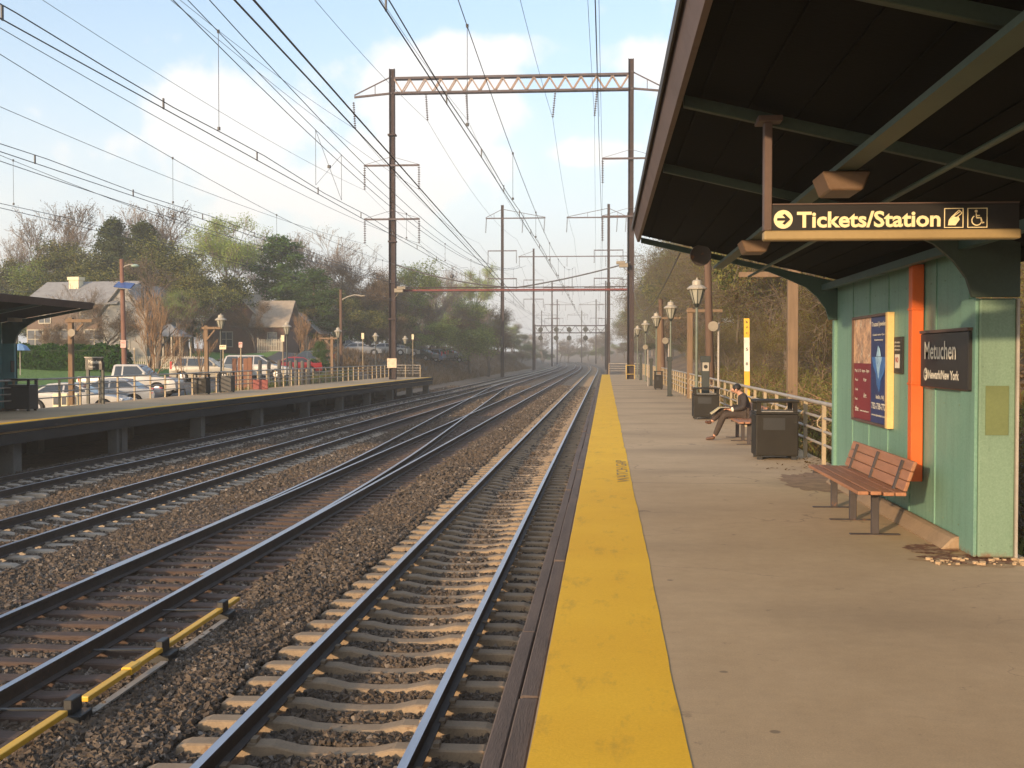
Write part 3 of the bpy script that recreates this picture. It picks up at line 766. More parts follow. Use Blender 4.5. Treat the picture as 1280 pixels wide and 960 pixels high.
sh = empty('canopy_shelter', (3.3, 13.5, 0), 0, 'green steel platform shelter with dark overhanging canopy roof, on the near platform', 'shelter', 'green platform shelters')
_old = MB.build
def build_off(self, name, mats, parent=None, loc=(0, 0, 0), rz=0, **k):
    if parent is sh: loc = (loc[0] - 3.3, loc[1] - 13.5, loc[2])
    return _old(self, name, mats, parent, loc, rz, **k)
MB.build = build_off
shelter(sh, -4.0, 16.5)
for y in (-.4, 2.3, 4.88, 7.52, 10.16, 16.5):
    top = lambda x: 3.50 - .235 * (x - .44); bot = lambda x: 3.335 - .235 * (x - .44); full = y in (10.16, 16.5)
    poly = [(.49, bot(.49)), (2.25, bot(2.25))] + ([(2.52, 2.80), (2.76, 2.69), (2.92, 2.55), (3.03, 2.40), (3.08, 2.24), (3.47, 2.24), (3.47, top(3.47) - .09)] if full else [(3.05, bot(3.05)), (3.05, top(3.05) - .09)]) + [(.49, top(.49) - .09)]
    mb = MB(); mb.prism(poly, y - .03, y + .03); mb.build('rafter', m_teal if y > 16 else m_rafter, sh, bevel=.004)
def wall_mesh():
    mb = MB(); mb.box(3.19, 3.25, 10.60, 16.45, .10, 2.74)
    for y in np.arange(11.6, 16.3, .95): mb.box(3.178, 3.1895, y - .012, y + .012, .10, 2.72)
    return mb
wall_mesh().build('wall_panel', m_green, sh)
mb = MB()
for y in np.arange(10.8, 16.4, .475):
    for z in (.22, 1.3, 2.45): mb.lathe((3.1775, y, z), [(.009, -.004), (.007, .0)][::-1] and [(.009, .0), (.006, -.005)], 6, 'x')
for z in (.12, .75, 1.65, 2.1):
    for x in (3.2, 3.45): mb.lathe((x, 10.229, z), [(.009, .0), (.006, -.005)], 6, 'y')
tag(mb.build('bolt_head', m_green_lt, sh), kind='stuff')
mb = MB(); mb.box(3.175, 3.475, 10.23, 10.59, .02, 2.232); mb.build('column', m_green_lt, sh, bevel=.012)
mb = MB(); mb.box(3.145, 3.174, 10.26, 10.67, .02, 2.235); mb.build('column_cover', m_green, sh, bevel=.004)
mb = MB(); mb.box(3.476, 3.497, 10.21, 10.61, .02, 2.23); mb.build('corner_trim', m_rail_pipe, sh)
mb = MB(); mb.box(3.15, 3.43, 16.46, 16.6, 0, 2.235); mb.build('column', m_green, sh, bevel=.008)
mb = MB(); mb.prism([(3.0, 0), (3.187, 0), (3.187, .12), (3.12, .12)], 10.72, 16.3); mb.box(3.19, 3.25, 10.60, 16.45, 0, .098); k_ = mb.build('curb', M('curb_tan', (.30, .21, .13), .85, .25, 2, 30, bmp=.5), sh, bevel=.02)
mb = MB(); mb.box(3.06, 3.177, 12.0, 12.14, .48, 2.66); mb.box(3.052, 3.1775, 11.99, 12.15, 1.45, 1.475); mb.box(3.052, 3.1775, 11.99, 12.15, 2.2, 2.225); mb.build('downspout', m_orange, sh, bevel=.006)
# blanking plate on the column face
mb = MB(); mb.box(3.225, 3.415, 10.218, 10.229, 1.07, 1.49); mb.build('plate', M('olive_plate', (.13, .16, .06), .5, .15, 3, 40), sh)
for y in (7.95, 12.5):
    mb = MB(); a_ = [(1.45, 2.82), (1.66, 2.82), (1.71, 2.945), (1.40, 2.945)]; mb.prism(a_, y - .2, y + .2); mb.build('light_fixture', m_fixture, sh, bevel=.01)
MB.build = _old
# rust and grit at the foot of the column
mb = MB()
r = random.Random(4)
for k in range(70):
    x, y = r.uniform(2.72, 3.55), r.uniform(9.93, 10.22); s = r.uniform(.006, .028) * (1 if k % 6 else 1.4)
    mb.box(x, x + s * 1.6, y, y + s * 1.3, 0, s)
tag(mb.build('rubble', M('crumbled_concrete', (.42, .30, .18), .9, .3, 9, 50), None, bevel=.006), 'crumbled concrete chips at the foot of the green column', 'debris', kind='stuff')
r = np.random.default_rng(8); th = np.linspace(0, 2 * math.pi, 70, endpoint=False)
def blob(cx, cy, rx, ry, z, name, mat):
    w_ = 1 + np.convolve(np.concatenate([r.normal(0, .16, 70)] * 3), np.ones(4) / 4, 'same')[70:140] + r.normal(0, .05, 70)
    p_ = [(min(cx + rx * math.cos(t) * k, 3.6), cy + ry * math.sin(t) * k) for t, k in zip(th, w_)]
    b_ = MB(); b_.add([(cx, cy, z)] + [(x, y, z) for x, y in p_], [(0, q + 1, (q + 1) % 70 + 1) for q in range(70)])
    return tag(b_.build(name, mat), kind='structure')
m_rs = M('rust_stain', (.17, .07, .035), .9, .45, 6, 50, spot=((.36, .24, .14), .50, 9), bmp=.6)
blob(3.1, 10.2, .46, .30, .003, 'rust_patch', M('crumbled_edge', (.38, .25, .13), .95, .35, 7, 50, bmp=.8)); blob(3.12, 10.24, .40, .22, .006, 'rust_patch', m_rs); blob(2.9, 10.75, .22, .28, .0065, 'rust_patch', m_rs)
blob(2.95, 16.3, .5, 1.2, .004, 'dirt_patch', M('dirt_stain', (.26, .16, .09), .95, .4, 5, 50, bmp=.5))

# hanging direction sign
hs = empty('hanging_sign', (1.0, 7.46, 2.5), 0, 'dark hanging sign reading Tickets/Station with a tan lower rail, under the canopy', 'sign')
def hb(mb, n, m, **k): return mb.build(n, m, hs, (-1.0, -7.46, -2.5), **k)
mb = MB(); mb.box(1.035, 2.53, 7.42, 7.50, 2.528, 2.684); hb(mb, 'sign_panel', m_black)
mb = MB(); mb.box(.985, 2.54, 7.405, 7.515, 2.468, 2.5265); hb(mb, 'lower_rail', m_tan, bevel=.008)
mb = MB(); mb.box(.985, 1.033, 7.412, 7.508, 2.528, 3.24); mb.box(.94, 1.09, 7.36, 7.56, 3.2, 3.235); hb(mb, 'hanger_post', m_brownpost, bevel=.004)
mb = MB(); mb.box(1.035, 2.53, 7.412, 7.508, 2.686, 2.694); hb(mb, 'top_rail', m_brownpost)
def PX(px): return float(at(px, 272, 7.42).x)
def PZ(py): return float(at(1060, py, 7.42).z)
def S(s, x0, y0, x1, y1, m=m_cream, bold=.028):
    return text('lettering', s, (PX(x0) - 1.0, 7.416 - 7.46, PZ(y1) - 2.5), PX(x1) - PX(x0), PZ(y0) - PZ(y1), m, hs, '-y', bold)
S('Tickets/Station', 996, 264, 1175.5, 284.5)
mb = MB(); mb.lathe((PX(979), 7.4165, PZ(273.5)), [(.058, 0), (.058, .003)], 32, 'y'); hb(mb, 'arrow_disc', m_cream)
mb = MB(); cx, cz = PX(979), PZ(273.5)
mb.prism([(cx - .038, cz - .008), (cx + .012, cz - .008), (cx - .006, cz - .026), (cx + .008, cz - .034), (cx + .042, cz), (cx + .008, cz + .034), (cx - .006, cz + .026), (cx + .012, cz + .008), (cx - .038, cz + .008)], 7.4125, 7.4155)
hb(mb, 'arrow', m_black)
def frame_icon(px0, px1):
    x0, x1, z0, z1 = PX(px0), PX(px1), PZ(286), PZ(261.5); t = .0045; mb = MB()
    mb.box(x0, x1, 7.414, 7.418, z0, z0 + t); mb.box(x0, x1, 7.414, 7.418, z1 - t, z1); mb.box(x0, x0 + t, 7.414, 7.418, z0 + t, z1 - t); mb.box(x1 - t, x1, 7.414, 7.418, z0 + t, z1 - t)
    hb(mb, 'icon_frame', m_cream); return (x0 + x1) / 2, (z0 + z1) / 2
cx, cz = frame_icon(1180, 1204)
mb = MB(); mb.prism([(cx - .035, cz - .045), (cx + .01, cz - .045), (cx + .035, cz - .01), (cx + .028, cz + .008), (cx + .012, cz + .006), (cx - .012, cz + .012), (cx - .03, cz - .012)], 7.413, 7.417)
hb(mb, 'hand_icon', m_cream)
mb = MB()
for (a_, b_) in (((-.018, .002), (.03, .048)), ((.03, .048), (.048, .03)), ((.048, .03), (.0, -.012)), ((-.018, .002), (0, -.012)), ((-.005, .008), (.04, .042))):
    mb.bar((cx + a_[0], 7.4115, cz + a_[1]), (cx + b_[0], 7.4115, cz + b_[1]), .004, .005)
hb(mb, 'ticket_icon', m_cream)
cx, cz = frame_icon(1209, 1234)
mb = MB(); mb.lathe((cx - .008, 7.413, cz + .04), [(.009, 0), (.009, .003)], 12, 'y')
seg = [(-.008, .028), (-.006, .0), (.02, 0), (.028, -.032), (.04, -.028)]
for a_, b_ in zip(seg[:-1], seg[1:]): mb.bar((cx + a_[0], 7.4145, cz + a_[1]), (cx + b_[0], 7.4145, cz + b_[1]), .004, .008)
mb.bar((cx - .006, 7.4145, cz + .014), (cx + .014, 7.4145, cz + .014), .004, .006)
ar = [(cx - .004 + .03 * math.cos(t), 7.4145, cz - .016 + .03 * math.sin(t)) for t in np.linspace(R(120), R(350), 14)]
for a_, b_ in zip(ar[:-1], ar[1:]): mb.bar(a_, b_, .004, .006)
hb(mb, 'wheelchair_icon', m_cream)

# station name sign on the wall
ns = empty('name_sign', (3.15, 11.2, 1.44), 0, 'black sign reading Metuchen and Newark/New York on the green shelter wall', 'sign', 'station name signs')
mb = MB(); mb.box(-.04, .02, -.86, .66, 0, .52); mb.build('sign_panel', m_black, ns, bevel=.008)
mb = MB(); mb.box(-.05, .025, -.87, .67, .522, .55); mb.build('top_cap', m_brownpost, ns)
text('lettering', 'Metuchen', (-.044, .50, .27), 1.02, .17, m_white, ns, '-x', .012)
text('lettering', 'Newark/New York', (-.044, .36, .085), .98, .085, m_white, ns, '-x', .03)
mb = MB(); mb.lathe((-.044, .46, .127), [(.062, 0), (.062, .003)], 24, 'x'); mb.build('arrow_disc', m_white, ns)
mb = MB(); mb.bar((-.047, .425, .127), (-.047, .49, .127), .003, .014); mb.bar((-.047, .49, .127), (-.047, .46, .16), .003, .014); mb.bar((-.047, .49, .127), (-.047, .46, .094), .003, .014); mb.build('arrow', m_black, ns)

# poster case with two posters
pc = empty('poster_case', (3.16, 14.25, .93), 0, 'framed pair of posters, burgundy and navy blue, on the green shelter wall', 'poster')
mb = MB(); mb.box(-.03, .03, -.97, .97, 0, .03); mb.box(-.03, .03, -.97, .97, 1.27, 1.30); mb.box(-.03, .03, .94, .97, .03, 1.27)
mb.build('frame', m_brownpost, pc)
mb = MB(); mb.box(-.045, .03, -1.0, -.90, 0, 1.30); mb.build('frame_edge', M('frame_yellow', (.72, .5, .2), .5, .15, 4, 40), pc, bevel=.004)
m_navy = M('poster_navy', (.02, .035, .14), .4, .25, 3, 40); m_burg = M('poster_burgundy', (.20, .018, .03), .4, .15, 3, 40)
m_photo = M('poster_photo', (.62, .40, .24), .4, .55, 5, 30, c2=(.10, .05, .06), spot=((.75, .7, .6), .58, 7)); m_ice = M('poster_ice', (.40, .62, .85), .4, .35, 5, 30, c2=(.06, .16, .45)); m_bluegl = M('poster_blue', (.05, .16, .45), .4, .4, 5, 30)
mb = MB(); mb.box(-.005, .02, -.90, -.02, .03, 1.27); mb.build('poster', m_navy, pc)
mb = MB(); mb.box(-.005, .02, -.02, .94, .03, .72); mb.build('poster', m_burg, pc)
mb = MB(); mb.box(-.005, .02, -.02, .94, .72, 1.27); mb.build('poster_picture', m_photo, pc)
mb = MB(); mb.prism([(-.83, .80), (-.10, .80), (-.16, .70), (-.30, .60), (-.34, .48), (-.46, .40), (-.52, .52), (-.66, .60), (-.78, .72)], -.012, -.006, 'yz'); mb.build('iceberg_picture', m_bluegl, pc)
mb = MB(); mb.prism([(-.62, .80), (-.28, .80), (-.34, .70), (-.44, .55), (-.50, .68)], -.016, -.0125, 'yz'); mb.prism([(-.56, .805), (-.34, .805), (-.42, .93), (-.49, .90)], -.016, -.0125, 'yz'); mb.build('iceberg_picture', m_ice, pc)
for s_, y, z, w, h in (('Trusted Jewelers', -.10, 1.14, .74, .07), ('Celebrating Our', -.16, 1.04, .6, .03), ('Anniversary', -.24, .98, .44, .03), ('Iselin, NJ', -.30, .30, .38, .06), ('732-738-7722', -.08, .19, .76, .075), ('www.jewelers.com', -.08, .10, .74, .035)):
    text('lettering', s_, (-.018 if z > .5 else -.008, y, z), w, h, m_white, pc, '-x', .02)
for s_, y, z, w, h in (('May 5, 12 - 6pm - 8pm', .86, .60, .8, .05), ('the', .84, .12, .2, .07), ('www.metuchen.org', .56, .12, .5, .03), ('Music', .84, .5, .16, .03), ('Crafts', .84, .38, .16, .03), ('Food', .84, .26, .14, .03), ('Fair', .36, .5, .16, .04), ('Art', .36, .30, .16, .06)):
    text('lettering', s_, (-.008, y, z), w, h, m_white, pc, '-x', .02)
# small vertical notice
nt_ = empty('notice', (3.18, 12.98, 1.55), 0, 'narrow black and white notice between the posters and the orange pipe', 'notice')
mb = MB(); mb.box(-.02, .01, -.17, .17, 0, .40); mb.build('notice_panel', m_black, nt_, bevel=.004)
mb = MB(); mb.box(-.024, -.021, -.09, .10, .06, .21); mb.build('notice_card', m_white, nt_)
m_redink = M('red_ink', (.5, .05, .03), .5, .1, 4, 40)
text('lettering', 'NO', (-.026, .07, .12), .13, .06, m_redink, nt_, '-x', .03)
for z in (.25, .29, .33): text('lettering', 'information', (-.024, .12, z), .24, .022, m_white, nt_, '-x', .02)

# far-side shelter
sf = empty('canopy_shelter', (-20.1, 33, FZ), 0, 'blue-green platform shelter with brown-edged canopy, on the far platform', 'shelter', 'green platform shelters')
top = lambda x: 3.5 - .17 * (x - .44)
def sfb(mb, n, m, **k):
    o = mb.build(n, m, sf, **k)
    return o
# mirrored frame: local x = distance from canopy edge inwards, world x = -16.35 - x
def MX(poly): return [(3.05 - (u - .44) , v_) for u, v_ in poly][::-1]
mb = MB(); mb.prism(MX([(.50, top(.5) - .06), (.50, top(.5)), (4.8, top(4.8)), (4.8, top(4.8) - .06)]), -13, 4.7); sfb(mb, 'roof_deck', m_deck)
mb = MB(); mb.prism(MX([(.38, top(.4) + .045), (.38, top(.4) + .01), (4.9, top(4.9) + .01), (4.9, top(4.9) + .05)]), -13, 4.72); sfb(mb, 'roofing', m_roofing)
mb = MB(); mb.prism(MX([(.345, 3.54), (.36, 3.50), (.44, 3.335), (.475, 3.335), (.47, 3.49)]), -13, 4.7); sfb(mb, 'fascia', m_fascia)
bot = lambda x: 3.335 - .19 * (x - .44)
for y in (-9, -5.4, -2.0, 1.3, 4.62):
    mb = MB(); mb.prism(MX([(.49, bot(.49)), (2.3, bot(2.3)), (2.6, 2.82), (2.85, 2.65), (3.0, 2.45), (3.08, 2.2), (3.5, 2.2), (3.5, top(3.5) - .09), (.49, top(.49) - .09)]), y - .05, y + .05); sfb(mb, 'rafter', m_teal)
m_bluegreen = M_panel('bluegreen_panel', (.07, .20, .22), (.10, .26, .27))
mb = MB(); mb.box(-.10, .0, -8.6, 4.54, -1.0, 2.9); sfb(mb, 'wall_panel', m_bluegreen)
mb = MB(); mb.box(-.4, .42, 4.55, 4.68, -1.0, 2.2); sfb(mb, 'column', m_bluegreen, bevel=.01)
mb = MB(); mb.box(.36, .44, 4.69, 4.72, 0, 2.2); sfb(mb, 'corner_trim', m_teal)
mb = MB(); mb.box(.425, .44, 4.30, 4.52, 1.25, 1.62); sfb(mb, 'notice_board', m_black)
mb = MB(); mb.box(.8, 1.05, 3.4, 3.9, 2.9, 3.02); sfb(mb, 'light_fixture', m_lampcap)
# ================================================================== OVERHEAD LINE
ins_me = None
def insulator_mesh(L=2.0, n=12, r=.10):
    mb = MB(); prof = []
    for k in range(n):
        z = -L * (k + .5) / n; prof += [(.025, z + .06 * L / 2), (r, z + .01), (r * .9, z - .02), (.025, z - .03)]
    mb.lathe((0, 0, 0), [(.02, 0)] + prof + [(.02, -L)], 8)
    return mb.mesh('insulator', m_insul)
ins_long = insulator_mesh(); ins_short = insulator_mesh(1.7, 10, .10)
def pole_H(mb, x, z0, z1, w=.36, w2=.26):
    """steel H column, tapering towards the top"""
    t = .03
    mb.box(x - w / 2, x - w / 2 + t, -w / 2, w / 2, z0, z1 * .55 + z0 * .45); mb.box(x + w / 2 - t, x + w / 2, -w / 2, w / 2, z0, z1 * .55 + z0 * .45); mb.box(x - w / 2 + t, x + w / 2 - t, -t / 2, t / 2, z0, z1 * .55 + z0 * .45)
    zm = z1 * .55 + z0 * .45; w = w2
    mb.box(x - w / 2, x - w / 2 + t, -w / 2, w / 2, zm, z1); mb.box(x + w / 2 - t, x + w / 2, -w / 2, w / 2, zm, z1); mb.box(x - w / 2 + t, x + w / 2 - t, -t / 2, t / 2, zm, z1)
Y1 = 86.0; kf = Y1 / F
def gx(px, Y=Y1): return float(at(px, 444, Y).x)
def gz(py, Y=Y1): return float(at(757, py, Y).z)
# first gantry -------------------------------------------------------
g1 = empty('catenary_gantry', (0, Y1, -1.2), 0, 'nearest tall catenary gantry with two rusty poles and a lattice truss beam', 'gantry', 'catenary gantries')
def gb(mb, n, m, p=None, Y=Y1, **k): return mb.build(n, m, p or g1, (0, 0, 1.2), **k)
XL, XR = gx(491), gx(788)
for x, zt in ((XL, gz(81)), (XR, gz(74))):
    mb = MB(); pole_H(mb, x, -1.5, zt, .50, .40); gb(mb, 'pole', m_rust)
zt, zb = gz(95), gz(111)
mb = MB(); mb.box(XL + .2, XR - .2, -.3, -.18, zt, zt + .16); mb.box(XL + .2, XR - .2, .18, .3, zt, zt + .16); mb.box(XL + .2, XR - .2, -.3, -.18, zb - .14, zb); mb.box(XL + .2, XR - .2, .18, .3, zb - .14, zb); gb(mb, 'beam_chord', m_polegrey)
mb = MB(); n = 30; w = (XR - XL - .4) / n
for k in range(n):
    x = XL + .2 + k * w
    mb.bar((x, -.24, zb if k % 2 else zt), (x + w, -.24, zt if k % 2 else zb), .05, .09)
    mb.bar((x, .24, zb if k % 2 else zt), (x + w, .24, zt if k % 2 else zb), .05, .09)
gb(mb, 'lattice', m_palesteel)
def truss_arm(x0, x1, z0, root=g1):
    mb = MB(); mb.bar((x0, 0, z0), (x1, 0, z0 - .25), .16, .14); mb.bar((x0, 0, z0 + 1.25), (x1, 0, z0 - .1), .08, .08); xm = x0 + (x1 - x0) * .45
    mb.bar((xm, 0, z0 - .1), (xm, 0, z0 + .68), .05, .05); gb(mb, 'outrigger', m_polegrey, root)
truss_arm(XL, gx(444), zb - .05); truss_arm(XR, XR + 2.6, zb)
def hang(x, z, root, me=ins_long, tilt=0, loc=(0, 0, 1.2)):
    o = link('insulator', me, root, (x + loc[0], loc[1], z + loc[2])); o.rotation_euler = (0, tilt, 0); return o
att = []                                             # wire attachment points at the first gantry
for px, py in ((443, 122), (533, 113), (583, 113), (694, 112), (746, 111)):
    x, z = gx(px), gz(py); hang(x, z, g1, ins_long, -.06 if px < 600 else .1); att.append((x + (.12 if px < 600 else -.2), z - 2.0))
x = XR + 2.5; hang(x, zb - .2, g1); att.append((x, zb - 2.2))
def crossarm(x, z, half, root, left=True, right=True, tie=True, g=None, t=.13):
    mb = MB(); mb.box(x - (half if left else 0), x + (half if right else 0), -.3, -.18, z - t / 2, z + t / 2)
    if tie:
        for s in ((-1,) if left else ()) + ((1,) if right else ()): mb.bar((x, -.24, z + .65), (x + s * half, -.24, z + .05), .025, .025)
    mb.build('crossarm', m_polegrey, root, (0, 0, 1.2))
    for s in ((-1,) if left else ()) + ((1,) if right else ()):
        hang(x + s * (half - .05), z - .1, root, ins_short, 0, (0, -.24, 1.2)); att.append((x + s * (half - .05), z - 1.8))
crossarm(XL, gz(204), 2.08, g1); crossarm(XL, gz(272), 2.08, g1)
crossarm(XR, gz(199), 2.1, g1); crossarm(XR, gz(271), 2.1, g1)
# red signal beam and cross-span wires
zr = gz(361)
mb = MB(); mb.box(XL + .2, XR - .2, -.18, .18, zr + .12, zr + .17); mb.box(XL + .2, XR - .2, -.18, .18, zr - .17, zr - .12); gb(mb, 'signal_beam', m_rust)
mb = MB(); mb.box(XL + .2, XR - .2, -.03, .03, zr - .10, zr + .02); gb(mb, 'signal_beam_web', m_redsteel)
zc = gz(328); zm = gz(359); xm = gx(645)
def sagpts(p, q, sag, n=12, y=0):
    return [(p[0] + (q[0] - p[0]) * t, y, p[1] + (q[1] - p[1]) * t - sag * 4 * t * (1 - t)) for t in np.linspace(0, 1, n)]
mb = MB(); mb.tube(sagpts((XL, zc), (xm, zm), .35), .055, 6); mb.tube(sagpts((xm, zm), (XR, zc), .15), .055, 6)
for px in (565, 600, 715): 
    mb.tube([(gx(px), 0, zr + .15), (gx(px), 0, zr + .15 + (1.2 if px != 715 else .75))], .02, 5)
gb(mb, 'cross_span', m_wire)
mb = MB(); mb.lathe((gx(565), 0, gz(344)), [(.0, -.16), (.16, -.08), (.16, .08), (.0, .16)], 10); gb(mb, 'weight', m_wire)
def floodlight(x, z, s, root, loc=(0, 0, 1.2)):
    mb = MB(); mb.bar((x, -.1, z - .35), (x + s * .45, -.5, z + .1), .06, .06); mb.box(x + s * .1, x + s * .75, -.75, -.45, z + .05, z + .35); mb.box(x + s * .3, x + s * .95, -.8, -.4, z + .28, z + .5)
    mb.build('floodlight', m_horn, root, loc, bevel=.03)
floodlight(XL + .15, gz(366), 1, g1); floodlight(XR - .1, gz(336), -1, g1)
mb = MB(); mb.box(XL - .35, XL + .35, -.42, -.28, gz(460), gz(448)); gb(mb, 'sign_plate', M('paper_sign', (.62, .5, .36), .6, .3, 4, 30))
mb = MB(); mb.box(XR - .32, XR + .32, -.4, .4, .35, .39); mb.box(XR - .32, XR + .32, -.4, .4, 1.0, 1.04)
for sx in (-.3, .3): mb.box(XR + sx - .025, XR + sx + .025, -.4, -.35, 0, 1.0)
gb(mb, 'cable_guard', M('guard_yellow', (.5, .34, .08), .6, .2, 4, 40))
for z in (gz(165), gz(300), gz(398)):
    mb = MB(); mb.box(XL - .3, XL + .3, -.29, .29, z - .06, z + .06); gb(mb, 'band', m_rust)

# further structures --------------------------------------------------
def mast_pair(Y, pxl, pxr, pytop, lab, arms=((272, 24, 'l'),), beam=None, z0=-1.5):
    root = empty('catenary_gantry', (0, Y, -1.2), 0, lab, 'gantry', 'catenary gantries')
    xl, xr = gx(pxl, Y), gx(pxr, Y); zt = gz(pytop, Y)
    for x in (xl, xr):
        mb = MB(); pole_H(mb, x, z0, zt, .48, .38); mb.build('pole', m_rust, root, (0, 0, 1.2))
    h = {0: zt - 1.9}
    for x, s0, s1 in ((xl, 2.4, 6.2), (xr, 6.0, 2.6)):
        if beam: break
        z = zt - 1.9
        mb = MB(); mb.box(x - s0, x + s1, -.1, .1, z - .08, z + .08); mb.bar((x, 0, z + 1.3), (x - s0, 0, z + .1), .07, .07); mb.bar((x, 0, z + 1.3), (x + s1, 0, z + .1), .07, .07)
        for t in (-s0 * .5, s1 * .5): mb.bar((x + t, 0, z), (x + t, 0, z + .68), .05, .05)
        mb.build('crossarm', m_polegrey, root, (0, 0, 1.2))
        for t in (-s0 + .1, s1 * .48, s1 - .1): hang(x + t, z - .1, root, ins_long, .06)
    if beam:
        z = zt - 1.7
        mb = MB(); mb.box(xl - 3.2, xr + 3.0, -.1, .1, z - .1, z + .1); mb.bar((xl, 0, z + 1.2), (xl - 3.2, 0, z), .07, .07); mb.bar((xr, 0, z + 1.2), (xr + 3.0, 0, z), .07, .07); mb.build('beam', m_polegrey, root, (0, 0, 1.2))
        for x in (xl - 3.0, xl + 3.5, xl + 7, xr - 5, xr - 1.8, xr + 2.8): hang(x, z - .1, root, ins_long)
    for x in (xl, xr):
        for dz in (6.6, 10.6):
            z = zt - dz; mb = MB(); mb.box(x - 2.1, x + 2.1, -.3, -.18, z - .07, z + .07); mb.build('crossarm', m_polegrey, root, (0, 0, 1.2))
            for s in (-2.05, 2.05): hang(x + s, z - .1, root, ins_short, 0, (0, -.24, 1.2))
    return root, xl, xr
mast_pair(168, 628, 760.5, 255, 'second catenary gantry, two separate T-shaped masts behind the lattice one')
mast_pair(245, 667, 787, 310, 'third catenary gantry, masts joined by a thin beam', beam=True)
mast_pair(330, 690, 757, 351, 'fourth catenary gantry, slim masts near the signal bridge')
mast_pair(410, 696.5, 745, 374, 'fifth catenary gantry, faint masts beyond the signal bridge')
mast_pair(490, 677, 727, 388, 'farthest catenary gantry, faint masts where the tracks vanish')
# signal bridge
Ys = 262.0
sb = empty('signal_bridge', (0, Ys, -1.2), 0, 'distant signal bridge with round signal heads spanning the tracks', 'signal bridge')
def sbb(mb, n, m, **k): return mb.build(n, m, sb, (0, 0, 1.2), **k)
xl, xr = gx(668, Ys), gx(757.5, Ys)
za, zb2 = gz(407, Ys), gz(416, Ys)
for x in (xl, xr):
    mb = MB(); pole_H(mb, x, -1.5, za + .3, .5, .5); sbb(mb, 'post', m_rust)
mb = MB(); mb.box(xl, xr, -.5, -.35, za - .1, za + .1); mb.box(xl, xr, -.5, -.35, zb2 - .1, zb2 + .1); mb.box(xl, xr, .35, .5, za - .1, za + .1); mb.box(xl, xr, .35, .5, zb2 - .1, zb2 + .1)
n = 14
for k in range(n):
    x = xl + (xr - xl) * k / n; x2 = xl + (xr - xl) * (k + 1) / n; mb.bar((x, -.42, zb2 if k % 2 else za), (x2, -.42, za if k % 2 else zb2), .06, .1)
sbb(mb, 'truss', m_rust)
for px in (676, 695.5, 711.5, 732):
    for py in (412, 422.5):
        x, z = gx(px, Ys), gz(py, Ys); mb = MB(); mb.lathe((x, -.9, z), [(.0, -.05), (.55, -.05), (.55, 0), (.1, .12), (0, .12)], 18, 'y'); mb.box(x - .06, x + .06, -.85, -.5, z - .9, z + .9)
        for dx_, dz_ in ((0, 0), (.3, 0), (-.3, 0), (0, .3), (0, -.3), (.21, .21), (-.21, -.21)): mb.lathe((x + dx_, -.98, z + dz_), [(.07, -.04), (.07, 0)], 8, 'y')
        sbb(mb, 'signal_head', m_lamppost)

# wires ---------------------------------------------------------------
def wire(pts, r, root=None, label=None, group='overhead wires', n=5, name='overhead_wire'):
    mb = MB(); p0 = Vector(pts[0]); mb.tube([Vector(p) - p0 for p in pts], r, n, caps=False)
    me = mb.mesh(name, m_wire)
    return tag(link(name, me, root, p0), label, 'wire', group)
def span(x0, z0, x1, z1, y0, y1, sag, n=24, t0=0.0):
    out = []
    for t in np.linspace(t0, 1, n):
        y = y0 + (y1 - y0) * t; out.append((x0 + (x1 - x0) * t, y, z0 + (z1 - z0) * t - sag * 4 * t * (1 - t)))
    return out
pos = ['hung from the left outrigger tip of the nearest gantry', 'hung under the left quarter of the lattice truss', 'hung under the truss just left of its middle',
       'hung under the truss right of its middle', 'hung under the truss near its right pole', 'hung from the right outrigger tip of the nearest gantry',
       'on the upper left arm of the left gantry pole', 'on the upper right arm of the left gantry pole', 'on the lower left arm of the left gantry pole', 'on the lower right arm of the left gantry pole',
       'on the upper left arm of the right gantry pole', 'on the upper right arm of the right gantry pole', 'on the lower left arm of the right gantry pole', 'on the lower right arm of the right gantry pole']
for k, (x, z) in enumerate(att):
    hv = k < 6; y_off = -.24 if k >= 6 else 0
    pts = span(x, z, x, z, Y1 - 84, Y1 + y_off, 1.3 if hv else 1.0, 26, 0.03)
    pts += span(x, z, x + (.35 if k in (0, 1, 2, 6, 7, 8, 9) else -.6), z - .6, Y1 + y_off, 168, 1.3, 16)[1:]
    x2 = pts[-1][0]; z2 = pts[-1][2]
    pts += span(x2, z2, x2 + (.5 if x2 < -8 else -.8), z2 - .5, 168, 245, 1.2, 12)[1:]
    pts += span(pts[-1][0], pts[-1][2], pts[-1][0] - 1.5, pts[-1][2] - .5, 245, 330, 1.2, 12)[1:]
    wire(pts, .013 if hv else .010, None, 'thin transmission wire ' + pos[k], 'transmission wires')
if True:                                             # doubled wire at the truss right end
    pts = span(att[4][0] + .35, att[4][1], att[4][0] + .35, att[4][1], 2, 86, 1.1, 26, .03); wire(pts, .012, None, 'second thin transmission wire beside the one near the truss right pole', 'transmission wires')
